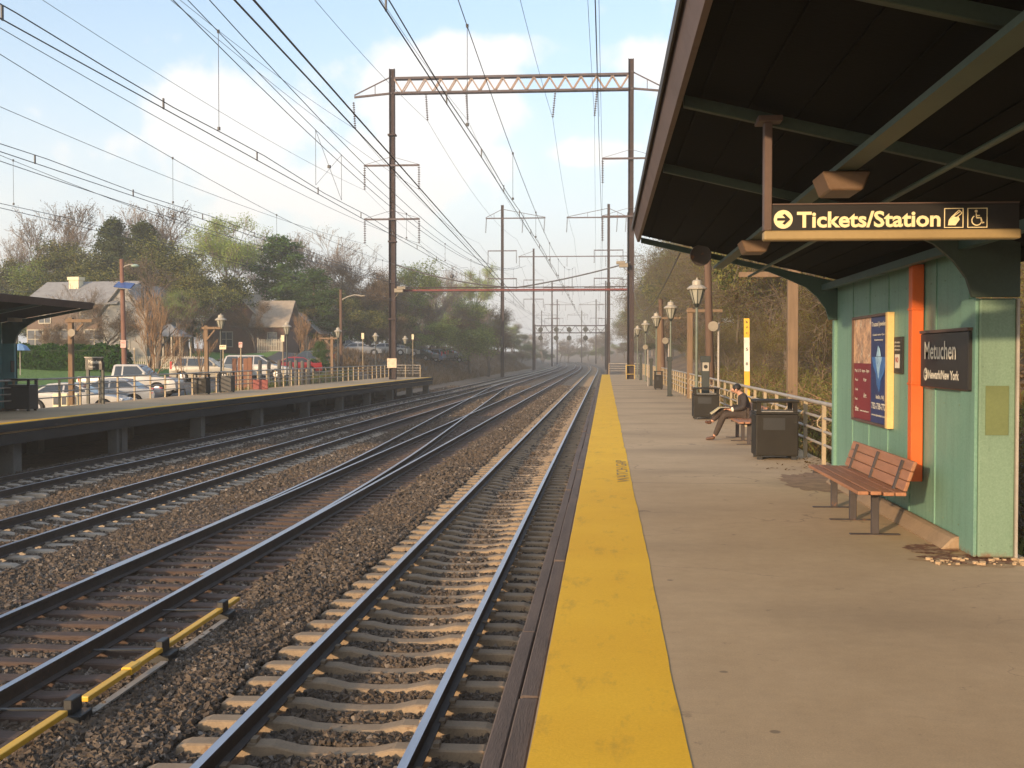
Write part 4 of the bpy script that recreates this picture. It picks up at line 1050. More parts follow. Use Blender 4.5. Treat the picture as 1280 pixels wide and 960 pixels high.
# catenaries, one to a track
SUP = [2.0, 86.0, 168.0, 245.0, 330.0]
cn = ['nearest track', 'second track, with crossed droppers', 'third track', 'track beside the far platform']
for k in range(4):
    root = empty('catenary', (TR[k], 44, 5.2), 0, 'trolley wires and messenger above the ' + cn[k], 'catenary', 'catenaries')
    L = Vector((TR[k], 44, 5.2))
    zc_, za_ = 5.12, 5.32
    X = lambda y: float(track_x(k, y))
    def mz(y):
        for a_, b_ in zip(SUP[:-1], SUP[1:]):
            if a_ <= y <= b_: t = (y - a_) / (b_ - a_); return 8.3 - 2.35 * 4 * t * (1 - t)
        return 8.3
    ysn = np.linspace(3, 330, 150)
    for nm, zf, r_, dx_ in (('messenger_wire', mz, .007, 0), ('auxiliary_wire', lambda y: za_ - .04 + .03 * math.cos((y - 2) / 9.2 * 2 * math.pi), .0075, 0), ('contact_wire', lambda y: zc_ + .04, .008, .0)):
        mb = MB(); st_ = .0
        mb.tube([Vector((X(y) + .12 * math.sin(y / 25) , y, zf(y))) - L for y in ysn], r_, 5, caps=False); mb.build(nm, m_wire, root)
    # droppers
    for q, y in enumerate(list(np.arange(9.5, 86, 8.6))):
        if k == 1 and 24 < y < 30: continue
        mb = MB(); x = X(y) + .12 * math.sin(y / 25); mb.tube([Vector((x, y, mz(y))) - L, Vector((x, y, za_)) - L], .005, 4); mb.lathe(Vector((x, y, za_)) - L, [(.025, -.02), (.025, .03)], 6); mb.lathe(Vector((x, y, mz(y))) - L, [(.022, -.02), (.022, .03)], 6); mb.build('dropper', m_wire, root)
    for y in np.arange(7.2, 86, 4.3):
        x = X(y) + .12 * math.sin(y / 25); mb = MB(); mb.box(x - .008 - L.x, x + .008 - L.x, y - .02 - 44, y + .02 - 44, zc_ + .03 - 5.2, za_ - .02 - 5.2); mb.build('clamp', m_wire, root)
    if k == 1:
        y0, y1 = 24.2, 26.6; x = X(25) + .1
        mb = MB()
        for (a_, b_) in ((y0, y0), (y1, y1), (y0, y1), (y1, y0)): mb.tube([Vector((x, a_, mz(a_))) - L, Vector((x, b_, za_)) - L], .005, 4)
        mb.lathe(Vector((x, (y0 + y1) / 2, (mz(y0) + za_) / 2)) - L, [(.04, -.03), (.04, .03)], 6); mb.build('dropper', m_wire, root)
# second messenger pair over the second track and the crossover contact wire between tracks 1 and 2
for dx_, lab in ((.32, 'second messenger wire running beside the one over the second track'), (-.22, 'third messenger wire running beside the one over the second track')):
    wire([(TR[1] + dx_, y, 8.35 - 2.3 * 4 * ((y - 2) / 84) * (1 - (y - 2) / 84)) for y in np.linspace(4, 86, 30)], .008, None, lab, 'messenger wires')
for dz_, lab, rr in ((0, 'thick upper crossover wire slanting from near track to second track', .012), (-.19, 'thick lower crossover wire slanting from near track to second track', .010)):
    wire([(-3.05 - (y - 5) * .036, y, 5.02 + dz_ + (y - 5) * .0035) for y in np.linspace(6, 86, 24)], rr, None, lab, 'crossover wires')
# low service wires on the left, crossing the trees
for (xa, za2, xb, zb_, y0, y1, sg, lab) in ((-21, 8.8, -16, 7.2, 20, 86, .4, 'low service wire slanting over the far platform towards the gantry'),
                                      (-22, 6.6, -52, 7.6, 24, 104, 1.0, 'low service wire drooping across the left trees towards the houses')):
    wire(span(xa, za2, xb, zb_, y0, y1, sg, 20), .014, None, lab, 'service wires')
# ================================================================== NEAR PLATFORM FURNITURE
def bench(loc, label, wear=0):
    root = empty('bench', loc, 0, label, 'bench', 'wooden slat benches')
    for y in (-1.02, 0, 1.02):
        mb = MB(); mb.box(-.035, .035, y - .03, y + .03, .012, .40); mb.box(-.24, .24, y - .03, y + .03, 0, .012)
        mb.bar((-.24, y, .41), (.17, y, .395), .05, .03); mb.bar((.16, y, .40), (.265, y, .73), .05, .03, (1, 0, 0)); mb.build('leg', m_benchleg, root, bevel=.004)
    for k, x in enumerate((-.235, -.115, .005, .115)):
        mb = MB(); mb.box(x, x + .10, -1.36, 1.36, .426 - .008 * (k > 1), .462 - .008 * (k > 1)); mb.build('seat_slat', m_slat, root, bevel=.008, seg=2)
    for k, z in enumerate((.465, .56, .655)):
        x = .205 + k * .033; mb = MB(); mb.prism([(x - .02, z), (x + .015, z - .005), (x + .045, z + .085), (x + .01, z + .09)], -1.36, 1.36); mb.build('back_slat', m_slat, root, bevel=.006)
    return root
b1 = bench((2.62, 12.62, 0), 'empty reddish wooden bench against the green shelter wall')
b2 = bench((2.80, 24.15, 0), 'wooden bench the seated person sits on, behind the dark bin')

def trash(loc, w, d, h, label, rz=0, dark=False):
    m_ = m_bin_dk if dark else m_bin
    root = empty('trash_bin', loc, rz, label, 'trash bin', 'square metal trash bins')
    mb = MB(); mb.box(-w / 2, w / 2, -d / 2, d / 2, .06, h * .76); mb.build('body', m_, root, bevel=.02, seg=2)
    mb = MB(); mb.box(-w / 2 + .12, w / 2 - .22, -d / 2 - .008, -d / 2 - .002, h * .50, h * .70); mb.build('recess_panel', m_bin_dk, root)
    mb = MB(); mb.box(-w / 2 - .008, w / 2 + .008, -d / 2 - .008, d / 2 + .008, h * .765, h * .80); mb.build('rim', m_, root, bevel=.006)
    for sx in (-1, 1):
        for sy in (-1, 1): mb = MB(); mb.box(sx * (w / 2 - .05) - .035, sx * (w / 2 - .05) + .035, sy * (d / 2 - .05) - .035, sy * (d / 2 - .05) + .035, h * .80, h * .955); mb.build('lid_support', m_, root)
    mb = MB(); mb.box(-w / 2 - .01, w / 2 + .01, -d / 2 - .01, d / 2 + .01, h * .956, h); mb.build('lid', m_, root, bevel=.015, seg=2)
    for sx in (-1, 1):
        for sy in (-1, 1): mb = MB(); mb.box(sx * (w / 2 - .07) - .04, sx * (w / 2 - .07) + .04, sy * (d / 2 - .07) - .04, sy * (d / 2 - .07) + .04, 0, .06); mb.build('foot', m_bin_dk, root)
    mb = MB(); mb.box(-w / 2 + .04, w / 2 - .04, -d / 2 + .04, d / 2 - .04, h * .80, h * .815); mb.build('liner', M('bin_liner', (.25, .24, .22), .4, .3, 9, 40), root)
    return root
trash((2.86, 20.1, 0), .70, .66, 1.0, 'large dark square trash bin nearest the bench and shelter')
trash((2.74, 32.4, 0), .70, .66, .86, 'dark square trash bin beyond the seated person, with swirl scratches')
trash((2.68, 59.8, 0), .44, .44, .95, 'small dark trash bin far down the near platform')

# yellow marker post
yp = empty('marker_post', (3.72, 30.5, -.4), 0, 'tall yellow marker post with a white numbered band behind the railing', 'marker post')
x0 = at(933.5, 490, 30.5).x
yp.location.x = x0; zt = at(933, 398, 30.5).z + .4
mb = MB(); mb.prism([(-.05, 0), (.09, 0), (.055, zt), (-.085, zt)], -.02, .02); mb.build('post', m_rodyel.copy(), yp)
mb = MB(); mb.prism([(-.072, zt * .56), (.069, zt * .56), (.058, zt * .84), (-.083, zt * .84)], -.026, -.021); mb.build('band', m_white, yp)
for s_, f_ in (('8', .61), ('5', .73), ('C', .87), ('A', .92), ('R', .96)): text('lettering', s_, (-.035, -.03, zt * f_), .06, .08 if f_ < .8 else .05, m_lamppost, yp, '-y', .02)

# lantern lamp posts
def lantern(root, z, mcap=m_lampcap):
    mb = MB(); mb.lathe((0, 0, z), [(.02, -.12), (.05, -.10), (.09, -.02), (.12, .0)], 8); mb.build('lamp_neck', m_lamppost, root)
    lg = MB(); lg.lathe((0, 0, z), [(.10, .0), (.235, .42), (.24, .43)], 4 * 1 + 4); o = lg.build('lamp_glass', m_lampglass, root)
    mb = MB()
    for k in range(8):
        t = 2 * math.pi * k / 8; mb.bar((.105 * math.cos(t), .105 * math.sin(t), z), (.242 * math.cos(t), .242 * math.sin(t), z + .43), .018, .018)
    mb.build('lamp_frame', m_lamppost, root)
    mb = MB(); mb.lathe((0, 0, z), [(.30, .43), (.31, .46), (.22, .54), (.15, .57), (.14, .68), (.12, .71), (.03, .73), (.02, .78), (0, .80)], 12); mb.build('lamp_cap', mcap, root)
lampY = [(36.0, 871), (50.5, 838.5), (64, 820.5), (78, 807), (92, 797), (105, 792)]
for k, (Y, px) in enumerate(lampY):
    x = float(at(px, 400, Y).x)
    root = empty('lamp_post', (x, Y, 0), 0, ORD[k] + ' lantern lamp post along the near platform, counting from the shelter', 'street lamp', 'lantern lamps on the near platform')
    mb = MB(); mb.lathe((0, 0, 0), [(.09, 0), (.09, .05), (.045, .1), (.04, 3.2)], 10); mb.build('post', m_postgrey, root, smooth=True)
    lantern(root, 3.32)
lab = ['black signpost with white emblem just behind the second trash bin', 'black signpost beside the second lantern lamp', 'black signpost beside the third lantern lamp', 'farthest black signpost on the near platform']
for k, (px, pyb, pyt) in enumerate(((882, 521, 445), (837, 495, 446), (814, 482, 448), (801, 475, 443))):
    Y = 1.75 * F / (pyb - 444); x = float(at(px, 444, Y).x); h = (pyb - pyt) * Y / F
    root = empty('signpost', (x, Y, 0), 0, lab[k], 'signpost', 'black signposts on the near platform')
    w = .11 if k == 0 else .09
    mb = MB(); mb.box(-w, w, -.05, .05, 0, h); mb.box(-w - .03, w + .03, -.08, .08, 0, .03); mb.build('post', m_lamppost, root, bevel=.01)
    mb = MB(); mb.box(-w - .03, w + .03, -.07, .07, h - .18, h); mb.build('cap', m_lamppost, root, bevel=.01)
    if k == 0:
        mb = MB(); mb.box(-.09, .09, -.056, -.052, h - .42, h - .18); mb.build('sign_card', m_lampcap, root)
        mb = MB(); mb.lathe((0, -.060, h - .30), [(.055, 0), (.055, .003)], 14, 'y'); mb.build('emblem', m_black, root)
def horn_post(px, py, Y, label, grp, s=1, z0=0, hpost=True):
    p = at(px, py, Y); root = empty('loudspeaker_post', (p.x + .16, Y, z0), 0, label, 'loudspeaker', grp)
    z = p.z - z0
    if hpost:
        mb = MB(); mb.tube([(0, 0, 0), (0, 0, z + .1)], .03, 8); mb.build('post', m_rail_pipe, root)
    mb = MB(); mb.lathe((-.16, 0, z), [(.14, -.16), (.145, -.15), (.09, .02), (.06, .14), (.05, .2), (0, .2)], 16, 'y'); mb.build('horn', m_horn, root, smooth=True)
    mb = MB(); mb.bar((-.16, .12, z), (0, .12, z), .03, .03); mb.build('bracket', m_rail_pipe, root)
horn_post(891, 408, 33, 'round beige horn speaker on thin post, nearest of those beyond the bench', 'horn speakers on posts')
horn_post(831.5, 426, 52, 'round beige horn speaker on thin post, middle one of the near platform', 'horn speakers on posts')
horn_post(806.5, 434, 66, 'round beige horn speaker on thin post, farthest of the near platform', 'horn speakers on posts')
# dark horn under the canopy end
hn = empty('loudspeaker', (float(at(875, 320, 16.2).x), 16.2, 3.0), 0, 'dark round horn speaker hanging from the canopy corner', 'loudspeaker')
z = float(at(875, 320, 16.2).z) - 3.0
mb = MB(); mb.lathe((0, 0, z), [(.12, -.14), (.14, -.15), (.145, -.12), (.07, .05), (.06, .16), (0, .16)], 20, 'y'); mb.build('horn', m_benchleg, hn, smooth=True)
mb = MB(); mb.lathe((0, -.06, z), [(.045, -.05), (.03, .08)], 12, 'y'); mb.build('horn_core', m_fixture, hn)
mb = MB(); mb.box(-.02, .02, .1, .14, z + .04, .32); mb.build('bracket', m_benchleg, hn)

# timber arm posts
def arm_post(px, pyt, Y, arm, label, z0, grp, w=.2, brace=True, both=0):
    p = at(px, pyt, Y); root = empty('timber_post', (p.x, Y, z0), 0, label, 'timber post', grp); h = p.z - z0
    mb = MB(); mb.box(-w / 2, w / 2, -w / 2, w / 2, 0, h); mb.build('post', m_timber, root, bevel=.01)
    if arm:
        a_, b_ = (-both, arm) if arm > 0 else (arm, both)
        mb = MB(); mb.box(a_, b_, -w / 2 - .06, -w / 2 - .001, h - .18, h - .06); mb.build('arm', m_timber, root, bevel=.008)
        if not brace: return root
        mb = MB(); mb.bar((0, -w / 2 - .03, h - .75), (arm * .6, -w / 2 - .03, h - .22), .05, .07); mb.build('brace', m_timber, root)
    return root
def H1(x, y): return float(H(np.array([x]), np.array([y]))[0])
arm_post(991, 337, 27.5, -1.25, 'thick tan timber post behind the railing beside the shelter', -.6, 'timber posts behind the near platform', .23, both=.15, brace=False)
arm_post(862.5, 385, 48, 1.3, 'timber post with a cross arm behind the second lantern lamp', -.6, 'timber posts behind the near platform', .22, both=.15, brace=False)
arm_post(824, 395, 66, 1.2, 'small timber post with a cross arm behind the third lantern lamp', -.6, 'timber posts behind the near platform', .22, both=.15, brace=False)
up = empty('utility_pole', (float(at(889, 480, 45).x), 45, -.8), 0, 'brown leaning utility pole among the trees behind the near platform', 'utility pole', 'utility poles')
q0, q1 = at(889, 490, 45), at(884, 300, 45)
mb = MB(); mb.tube([(0, 0, 0), (q1.x - q0.x, 0, q1.z + .8)], [.17, .13], 10); mb.build('pole', m_pole, up, smooth=True)
up2 = empty('utility_pole', (float(at(829.5, 470, 72).x), 72, -.8), 0, 'distant brown utility pole behind the lantern lamps of the near platform', 'utility pole', 'utility poles')
mb = MB(); mb.tube([(0, 0, 0), (-.2, 0, at(828, 374, 72).z + .8)], [.18, .14], 10); mb.build('pole', m_pole, up2, smooth=True)
p = at(931, 337, 40); q = at(862, 385, 40)
wire(span(float(at(850, 327, 17).x), float(at(848, 316, 17).z), 1.9, 7.4, 17, 86, 1.5, 20), .010, None, 'slack cable running from the canopy corner to the right gantry pole', 'service wires')

# ------------------------------------------------------------------ seated person
def skin_mesh(name, joints, edges, mat, sub=2, root=0):
    """joints: (x, y, z, radius)"""
    me = bpy.data.meshes.new(name + '_cage'); me.from_pydata([j[:3] for j in joints], edges, [])
    o = bpy.data.objects.new(name, me); col.objects.link(o)
    md = o.modifiers.new('skin', 'SKIN'); md.use_smooth_shade = True
    sv = me.skin_vertices[0].data
    for i_, j in enumerate(joints):
        r_ = j[3] if hasattr(j[3], '__len__') else (j[3], j[3]); sv[i_].radius = r_; sv[i_].use_root = (i_ == root)
    sb_ = o.modifiers.new('sub', 'SUBSURF'); sb_.levels = sub; sb_.render_levels = sub
    dg = bpy.context.evaluated_depsgraph_get(); m2 = bpy.data.meshes.new_from_object(o.evaluated_get(dg))
    bpy.data.objects.remove(o); bpy.data.meshes.remove(me)
    m2.materials.clear(); m2.materials.append(mat); m2.name = name
    m2.polygons.foreach_set('use_smooth', [True] * len(m2.polygons))
    return m2
m_skin = M('skin', (.50, .26, .17), .55, .08, 10, 60)
m_jacket = M('jacket_dark', (.035, .028, .026), .85, .2, 8, 60, bmp=.4)
m_trous = M('trousers_dark', (.05, .035, .027), .85, .2, 8, 60, bmp=.4)
m_hair = M('hair_black', (.015, .012, .010), .6, .2, 20, 90, bmp=.6)
m_shoe = M('shoe_brown', (.10, .045, .025), .45, .2, 10, 50)
pn = empty('person', (2.78, 24.35, 0), 0, 'person in dark suit sitting on the bench with crossed legs, reading a paper', 'person')
J = [(.06, 0, .55, .13), (.08, 0, .70, .125), (.05, 0, .86, .13), (.0, 0, .955, .055), (-.05, 0, .985, .05),
     (-.115, 0, 1.04, .085), (-.13, 0, 1.095, .076),
     (.05, -.10, .53, .085), (-.36, -.11, .53, .06), (-.53, -.10, .13, .04), (-.56, -.10, .07, .035),
     (.05, .10, .53, .085), (-.34, .02, .65, .06), (-.57, -.06, .40, .04), (-.62, -.07, .39, .035),
     (.05, -.17, .89, .055), (.03, -.24, .68, .042), (-.20, -.14, .63, .03), (-.25, -.12, .635, .028),
     (.05, .17, .89, .055), (.02, .24, .68, .042), (-.22, .06, .67, .03), (-.27, .04, .675, .028)]
E = [(0, 1), (1, 2), (2, 3), (3, 4), (4, 5), (5, 6), (0, 7), (7, 8), (8, 9), (9, 10), (0, 11), (11, 12), (12, 13), (13, 14), (2, 15), (15, 16), (16, 17), (17, 18), (2, 19), (19, 20), (20, 21), (21, 22)]
fing = []
def hand(idx, d):
    base = J[idx]
    for q in range(4):
        oy = (q - 1.5) * .017; L_ = (.075, .085, .08, .065)[q]; b_ = len(J)
        J.append((base[0] - .03 * 1, base[1] + oy, base[2] + .005, .0095)); J.append((base[0] - .03 - L_ * .6, base[1] + oy * 1.15, base[2] + .012, .0085)); J.append((base[0] - .03 - L_, base[1] + oy * 1.15, base[2] - .006, .007))
        E.append((idx, b_)); E.append((b_, b_ + 1)); E.append((b_ + 1, b_ + 2))
    b_ = len(J); J.append((base[0] - .015, base[1] + d * .035, base[2] + .02, .010)); J.append((base[0] - .06, base[1] + d * .045, base[2] + .025, .008)); E.append((idx, b_)); E.append((b_, b_ + 1))
hand(18, 1); hand(22, -1)
# nose, ears
b_ = len(J); J.append((-.208, 0, 1.015, .016)); E.append((5, b_))
link('body', skin_mesh('body', J, E, m_skin), pn)
T = [(.06, 0, .56, .15), (.085, 0, .70, .148), (.055, 0, .85, .150), (-.005, 0, .955, .070), (.05, -.165, .885, .075), (.035, -.245, .68, .060), (-.17, -.155, .635, .045), (.05, .165, .885, .075), (.02, .245, .68, .060), (-.19, .075, .67, .045)]
link('jacket', skin_mesh('jacket', T, [(0, 1), (1, 2), (2, 3), (2, 4), (4, 5), (5, 6), (2, 7), (7, 8), (8, 9)], m_jacket), pn)
T = [(.06, 0, .535, .14), (.03, -.10, .535, .105), (-.35, -.11, .54, .083), (-.54, -.10, .085, .056), (.03, .10, .54, .105), (-.33, .02, .655, .083), (-.60, -.068, .392, .054)]
link('trousers', skin_mesh('trousers', T, [(0, 1), (1, 2), (2, 3), (0, 4), (4, 5), (5, 6)], m_trous), pn)
T = [(-.53, -.10, .07, .05), (-.60, -.10, .045, .042), (-.73, -.11, .032, .028)]
link('shoe', skin_mesh('shoe', T, [(0, 1), (1, 2)], m_shoe), pn)
T = [(-.60, -.07, .39, .048), (-.66, -.085, .36, .040), (-.74, -.12, .39, .028)]
link('shoe', skin_mesh('shoe', T, [(0, 1), (1, 2)], m_shoe), pn)
T = [(-.045, 0, 1.02, .085), (-.085, 0, 1.09, .108), (-.15, 0, 1.13, .080)]
link('hair', skin_mesh('hair', T, [(0, 1), (1, 2)], m_hair), pn)
mb = MB()
for sy in (-1, 1): mb.lathe((-.198, sy * .032, 1.045), [(0, -.008), (.009, 0), (0, .008)], 8, 'x')
mb.build('eye', m_black, pn)
mb = MB()
mb.box(-.203, -.190, -.024, .024, .985, .991); mb.build('mouth', M('lips', (.3, .1, .08), .6, .1), pn)
mb = MB()
for sy in (-1, 1): mb.lathe((-.105, sy * .088, 1.035), [(.012, -.008), (.026, 0), (.012, .008)], 10, 'y')
mb.build('ear', m_skin, pn)
mb = MB(); mb.lathe((.0, 0, .0), [(.050, -.02), (.048, .02)], 12, 'z'); o = mb.build('shirt_cuff', m_white, pn, (-.19, -.145, .637)); o.rotation_euler = (0, R(80), 0)
# the paper in the hands: a folded newspaper
np_ = empty('newspaper', (2.34, 24.30, .64), 0, 'open white newspaper in the hands of the seated person', 'newspaper')
mb = MB(); mb.prism([(-.19, -.09), (-.17, -.10), (.0, .03), (.19, .04), (.19, .048), (-.01, .04)], -.17, .17); o = mb.build('pages', M('newsprint', (.36, .33, .25), .9, .2, 14, 60), np_)
mb = MB(); mb.prism([(-.20, -.085), (-.18, -.10), (-.01, .034), (-.02, .046)], -.165, .0); mb.build('front_page', M('newsprint_yellow', (.40, .35, .19), .9, .2, 14, 60), np_)

# ================================================================== FAR PLATFORM FURNITURE
def trash2(px, pyb, w, h, label, Y, m_=True):
    x = float(at(px, 444, Y).x); return trash((x, Y, FZ), w, .6, h, label, 0, m_)
trash2(26, 515, .85, 1.05, 'black double trash bin beside the far shelter wall', 36.6)
x = float(at(38, 444, 36.2).x)
trash2(251, 494, .70, .95, 'brown-grey trash bin on the far platform below the timber post', 52.5, False)
trash2(283.5, 490, .62, 1.0, 'dark blue-black trash bin on the far platform under the lantern', 55.5)
# station sign on two posts
Y = 42; pa, pb_ = at(107, 446, Y), at(128, 446, Y)
nsf = empty('name_sign', ((pa.x + pb_.x) / 2, Y, FZ), 0, 'small black Metuchen sign on two posts on the far platform', 'sign', 'station name signs')
w = (pb_.x - pa.x) / 2; zt = pa.z - FZ; zb_ = at(107, 462, Y).z - FZ
mb = MB(); mb.box(-w, w, -.04, .04, zb_, zt - .04); mb.build('sign_panel', m_black, nsf)
mb = MB(); mb.box(-w - .03, w + .03, -.06, .06, zt - .04, zt); mb.build('top_cap', m_rail_pipe, nsf)
for s in (-1, 1): mb = MB(); mb.box(s * (w - .04) - .05, s * (w - .04) + .05, -.05 + .1, .05 + .1, 0, zb_ + .3); mb.build('post', m_lamppost, nsf)
text('lettering', 'Metuchen', (-w * .62, -.044, zb_ + .23), w * 1.5, .13, m_white, nsf); text('lettering', 'Trenton', (-w * .62, -.044, zb_ + .07), w * .8, .07, m_white, nsf)
arm_post(88.5, 397, 41, .85, 'timber post with an arm beside the far shelter roof tip', FZ, 'timber posts on the far platform', .17, both=.15)
arm_post(258, 407, 55.5, .75, 'timber post with an arm beside the brown-grey bin on the far platform', FZ, 'timber posts on the far platform', .18, both=.2)
arm_post(415, 421, 86, -.9, 'timber post with arms on both sides, far down the far platform', FZ, 'timber posts on the far platform', .2, both=.5)
horn_post(95, 416, 40.9, 'beige horn speaker on the timber post beside the far shelter', 'horn speakers on posts', hpost=False, z0=FZ)
for o in bpy.data.objects:
    if o.get('label', '').startswith('beige horn speaker on the timber'): o.location.x -= .1
lampL = [(276, 391, 58, 'lantern lamp behind the far platform beside the timber post and blue bin'), (358.5, 401, 70, 'lantern lamp behind the far platform in front of the red car'), (422.5, 408, 84, 'lantern lamp behind the far platform by the twin-armed timber post'),
         (469.5, 415, 100, 'lantern lamp just left of the gantry pole'), (506.5, 419, 112, 'lantern lamp just right of the gantry pole')]
for k, (px, pyt, Y, lb) in enumerate(lampL):
    p = at(px, pyt, Y); zg = min(H1(p.x, Y), FZ) if p.x < -19.6 else FZ
    if Y > 95: zg = H1(p.x, Y)
    root = empty('lamp_post', (p.x, Y, zg), 0, lb, 'street lamp', 'lantern lamps behind the far platform'); h = p.z - zg
    mb = MB(); mb.lathe((0, 0, 0), [(.09, 0), (.09, .05), (.05, .1), (.045, h - .85)], 10); mb.build('post', m_lamppost, root, smooth=True); lantern(root, h - .82)
# little signs behind the far platform
def sign(px, py, Y, w, h, mat, label, zg=None, mpost=m_rail_post, txt=None):
    p = at(px, py, Y); z0 = H1(p.x, Y) if zg is None else zg
    root = empty('parking_sign', (p.x, Y, z0), 0, label, 'sign', 'small signs behind the far platform'); z = p.z - z0
    mb = MB(); mb.tube([(0, 0, 0), (0, 0, z + h / 2)], .035, 8); mb.build('post', mpost, root)
    mb = MB(); mb.box(-w / 2, w / 2, -.06, -.04, z - h / 2, z + h / 2); mb.build('sign_plate', mat, root)
    if txt: text('lettering', txt, (-w * .4, -.064, z + .0), w * .8, h * .3, m_redlens, root, '-y', .02)
m_pink = M('sign_pink', (.60, .38, .33), .6, .15, 3, 30); m_creams = M('sign_cream', (.70, .62, .42), .6, .15, 3, 30)
sign(301, 431, 62, .20, .30, m_pink, 'narrow pink-white sign on a post beside the brown wooden uprights', txt='P')
sign(353.5, 423, 74, .22, .42, m_creams, 'narrow cream sign left of the lantern by the red car')
sign(453.5, 420, 98, .22, .5, m_creams, 'narrow pale sign on a post left of the gantry pole')
sign(516, 421, 115, .22, .5, m_creams, 'narrow pale sign on a post right of the gantry pole')
sign(279, 434, 57.6, .34, .22, m_creams, 'small yellowish sign low on the lantern post by the blue bin', txt='EXIT')
sign(168, 436, 63, .10, .12, m_lampcap, 'short pale post with round top in front of the white pickup')
# red-brown board leaning on the railing
p = at(322, 481, 60); mb = MB(); w = 10 * 60 / F
o = tag(MB().box(-w, w, -.02, .02, 0, .52).build('board', M('red_board', (.26, .07, .055), .7, .2, 3, 30), None, (p.x, 60.5, FZ), bevel=.01), 'dull red board standing against the far platform railing', 'board')
# brown wooden uprights and grey bollards at the lot's edge
for k, px in enumerate((293, 300, 307, 312.5)):
    p = at(px, 448, 66); z0 = H1(p.x, 66); o = MB().box(-.13, .13, -.05, .05, 0, p.z - z0 + .05 * (k % 2)).build('wooden_upright', M('upright_brown', (.20, .09, .05), .8, .2, 3, 30) if k == 0 else bpy.data.materials['upright_brown'], None, (p.x, 66, z0), bevel=.02)
    tag(o, 'brown wooden upright in the row of four behind the red board, %s' % ['leftmost', 'second from the left', 'third from the left', 'rightmost'][k], 'wooden post', 'brown wooden uprights')
gl = ['between the brown uprights and the red car', 'left of the red car\'s front wheel', 'before the red car\'s door', 'before the red car\'s rear', 'between the red car and dark wagon', 'before the dark wagon\'s front', 'before the dark wagon\'s rear']
for k, px in enumerate((325, 336, 349, 363, 370, 378, 386)):
    p = at(px, 451 + (k % 2), 72); z0 = H1(p.x, 72)
    mb = MB(); mb.lathe((0, 0, 0), [(.12, 0), (.12, p.z - z0), (.08, p.z - z0 + .05)], 8); o = mb.build('bollard', m_concdark, None, (p.x, 72, z0)); tag(o, 'grey wooden bollard ' + gl[k], 'bollard', 'grey bollards at the lot edge')
# newspaper boxes
for k, (px, w_) in enumerate(((73, .30), (83, .26), (95, .32))):
    Y = 45.5; p = at(px, 508, Y); z0 = H1(p.x, Y)
    root = empty('newspaper_box', (p.x, Y, z0), 0, 'cream newspaper box behind the far railing, %s of three' % ['leftmost', 'middle', 'rightmost'][k], 'newspaper box', 'cream newspaper boxes')
    h = at(px, 491.5, Y).z - z0
    mb = MB(); mb.box(-w_ / 2, w_ / 2, -.2, .2, .0, h); mb.build('body', m_creams, root, bevel=.02); mb = MB(); mb.box(-w_ / 2 + .04, w_ / 2 - .04, -.212, -.204, h * .6, h * .88); mb.build('window', m_win, root)

# ------------------------------------------------------------------ utility pole with street lamp and solar panel
Y = 66; p = at(152, 324, Y); z0 = H1(p.x, Y)
u3 = empty('utility_pole', (p.x, Y, z0), 0, 'brown utility pole with curved street lamp and blue solar panel, before the brick house', 'utility pole', 'utility poles'); h = p.z - z0
mb = MB(); mb.tube([(.15, 0, 0), (0, 0, h)], [.17, .12], 10); mb.build('pole', M('pole_red', (.20, .10, .07), .8, .2, 1.5, 25), u3, smooth=True)
q = [at(px, py, Y) - Vector((p.x, Y, z0)) for px, py in ((152, 336), (157, 332), (163, 330.5), (169, 331.5))]
mb = MB(); mb.tube(q, .035, 6); mb.build('lamp_arm', m_rail_pipe, u3)
q = at(169, 332.5, Y) - Vector((p.x, Y, z0)); mb = MB(); mb.lathe((q.x, 0, q.z), [(.0, -.10), (.22, -.04), (.25, .02), (.1, .1), (0, .12)], 12); mb.build('lamp_head', M('lamp_green', (.35, .45, .36), .4, .1), u3)
q = at(158, 357, Y) - Vector((p.x, Y, z0))
mb = MB(); mb.add([(q.x - .45, -.35, q.z + .16), (q.x + .38, -.35, q.z + .12), (q.x + .62, .5, q.z - .12), (q.x - .25, .5, q.z - .1)] , [(0, 1, 2, 3)])
pan = MB(); pan.box(-.5, .5, -.34, .34, -.03, .03); o = pan.build('solar_panel', M_glass('solar_blue', (.04, .08, .22), .2), u3, (q.x, -.3, q.z)); o.rotation_euler = (R(28), R(6), 0)
pan = MB(); pan.box(-.54, .54, -.38, .38, -.05, -.032); o = pan.build('panel_frame', m_lampcap, u3, (q.x, -.3, q.z)); o.rotation_euler = (R(28), R(6), 0)
q = at(156, 430, Y) - Vector((p.x, Y, z0)); mb = MB(); mb.box(q.x - .16, q.x + .16, -.24, -.22, q.z - .22, q.z + .22); mb.build('sign_plate', m_pink, u3)
text('lettering', 'NO', (q.x - .11, -.244, q.z + .02), .22, .12, m_redlens, u3, '-y', .02)
# street lamp poles further on
for (px, pyt, Y, lb) in ((426, 362, 98, 'dark pole with a curved street lamp arm behind the lantern lamps'), (542, 408, 175, 'faint distant street lamp above the embankment')):
    p = at(px, pyt, Y); z0 = H1(p.x, Y); root = empty('street_lamp', (p.x, Y, z0), 0, lb, 'street lamp', 'curved-arm street lamps'); h = p.z - z0
    mb = MB(); mb.tube([(0, 0, 0), (0, 0, h)], .13, 8); mb.build('pole', m_pole, root)
    mb = MB(); mb.tube([(0, 0, h - .9), (.6, 0, h - .6), (1.2, 0, h - .45), (1.7, 0, h - .5)], .05, 6); mb.build('arm', m_rail_pipe, root)
    mb = MB(); mb.box(1.6, 2.1, -.15, .15, h - .6, h - .48); mb.build('lamp_head', m_horn, root, bevel=.04)

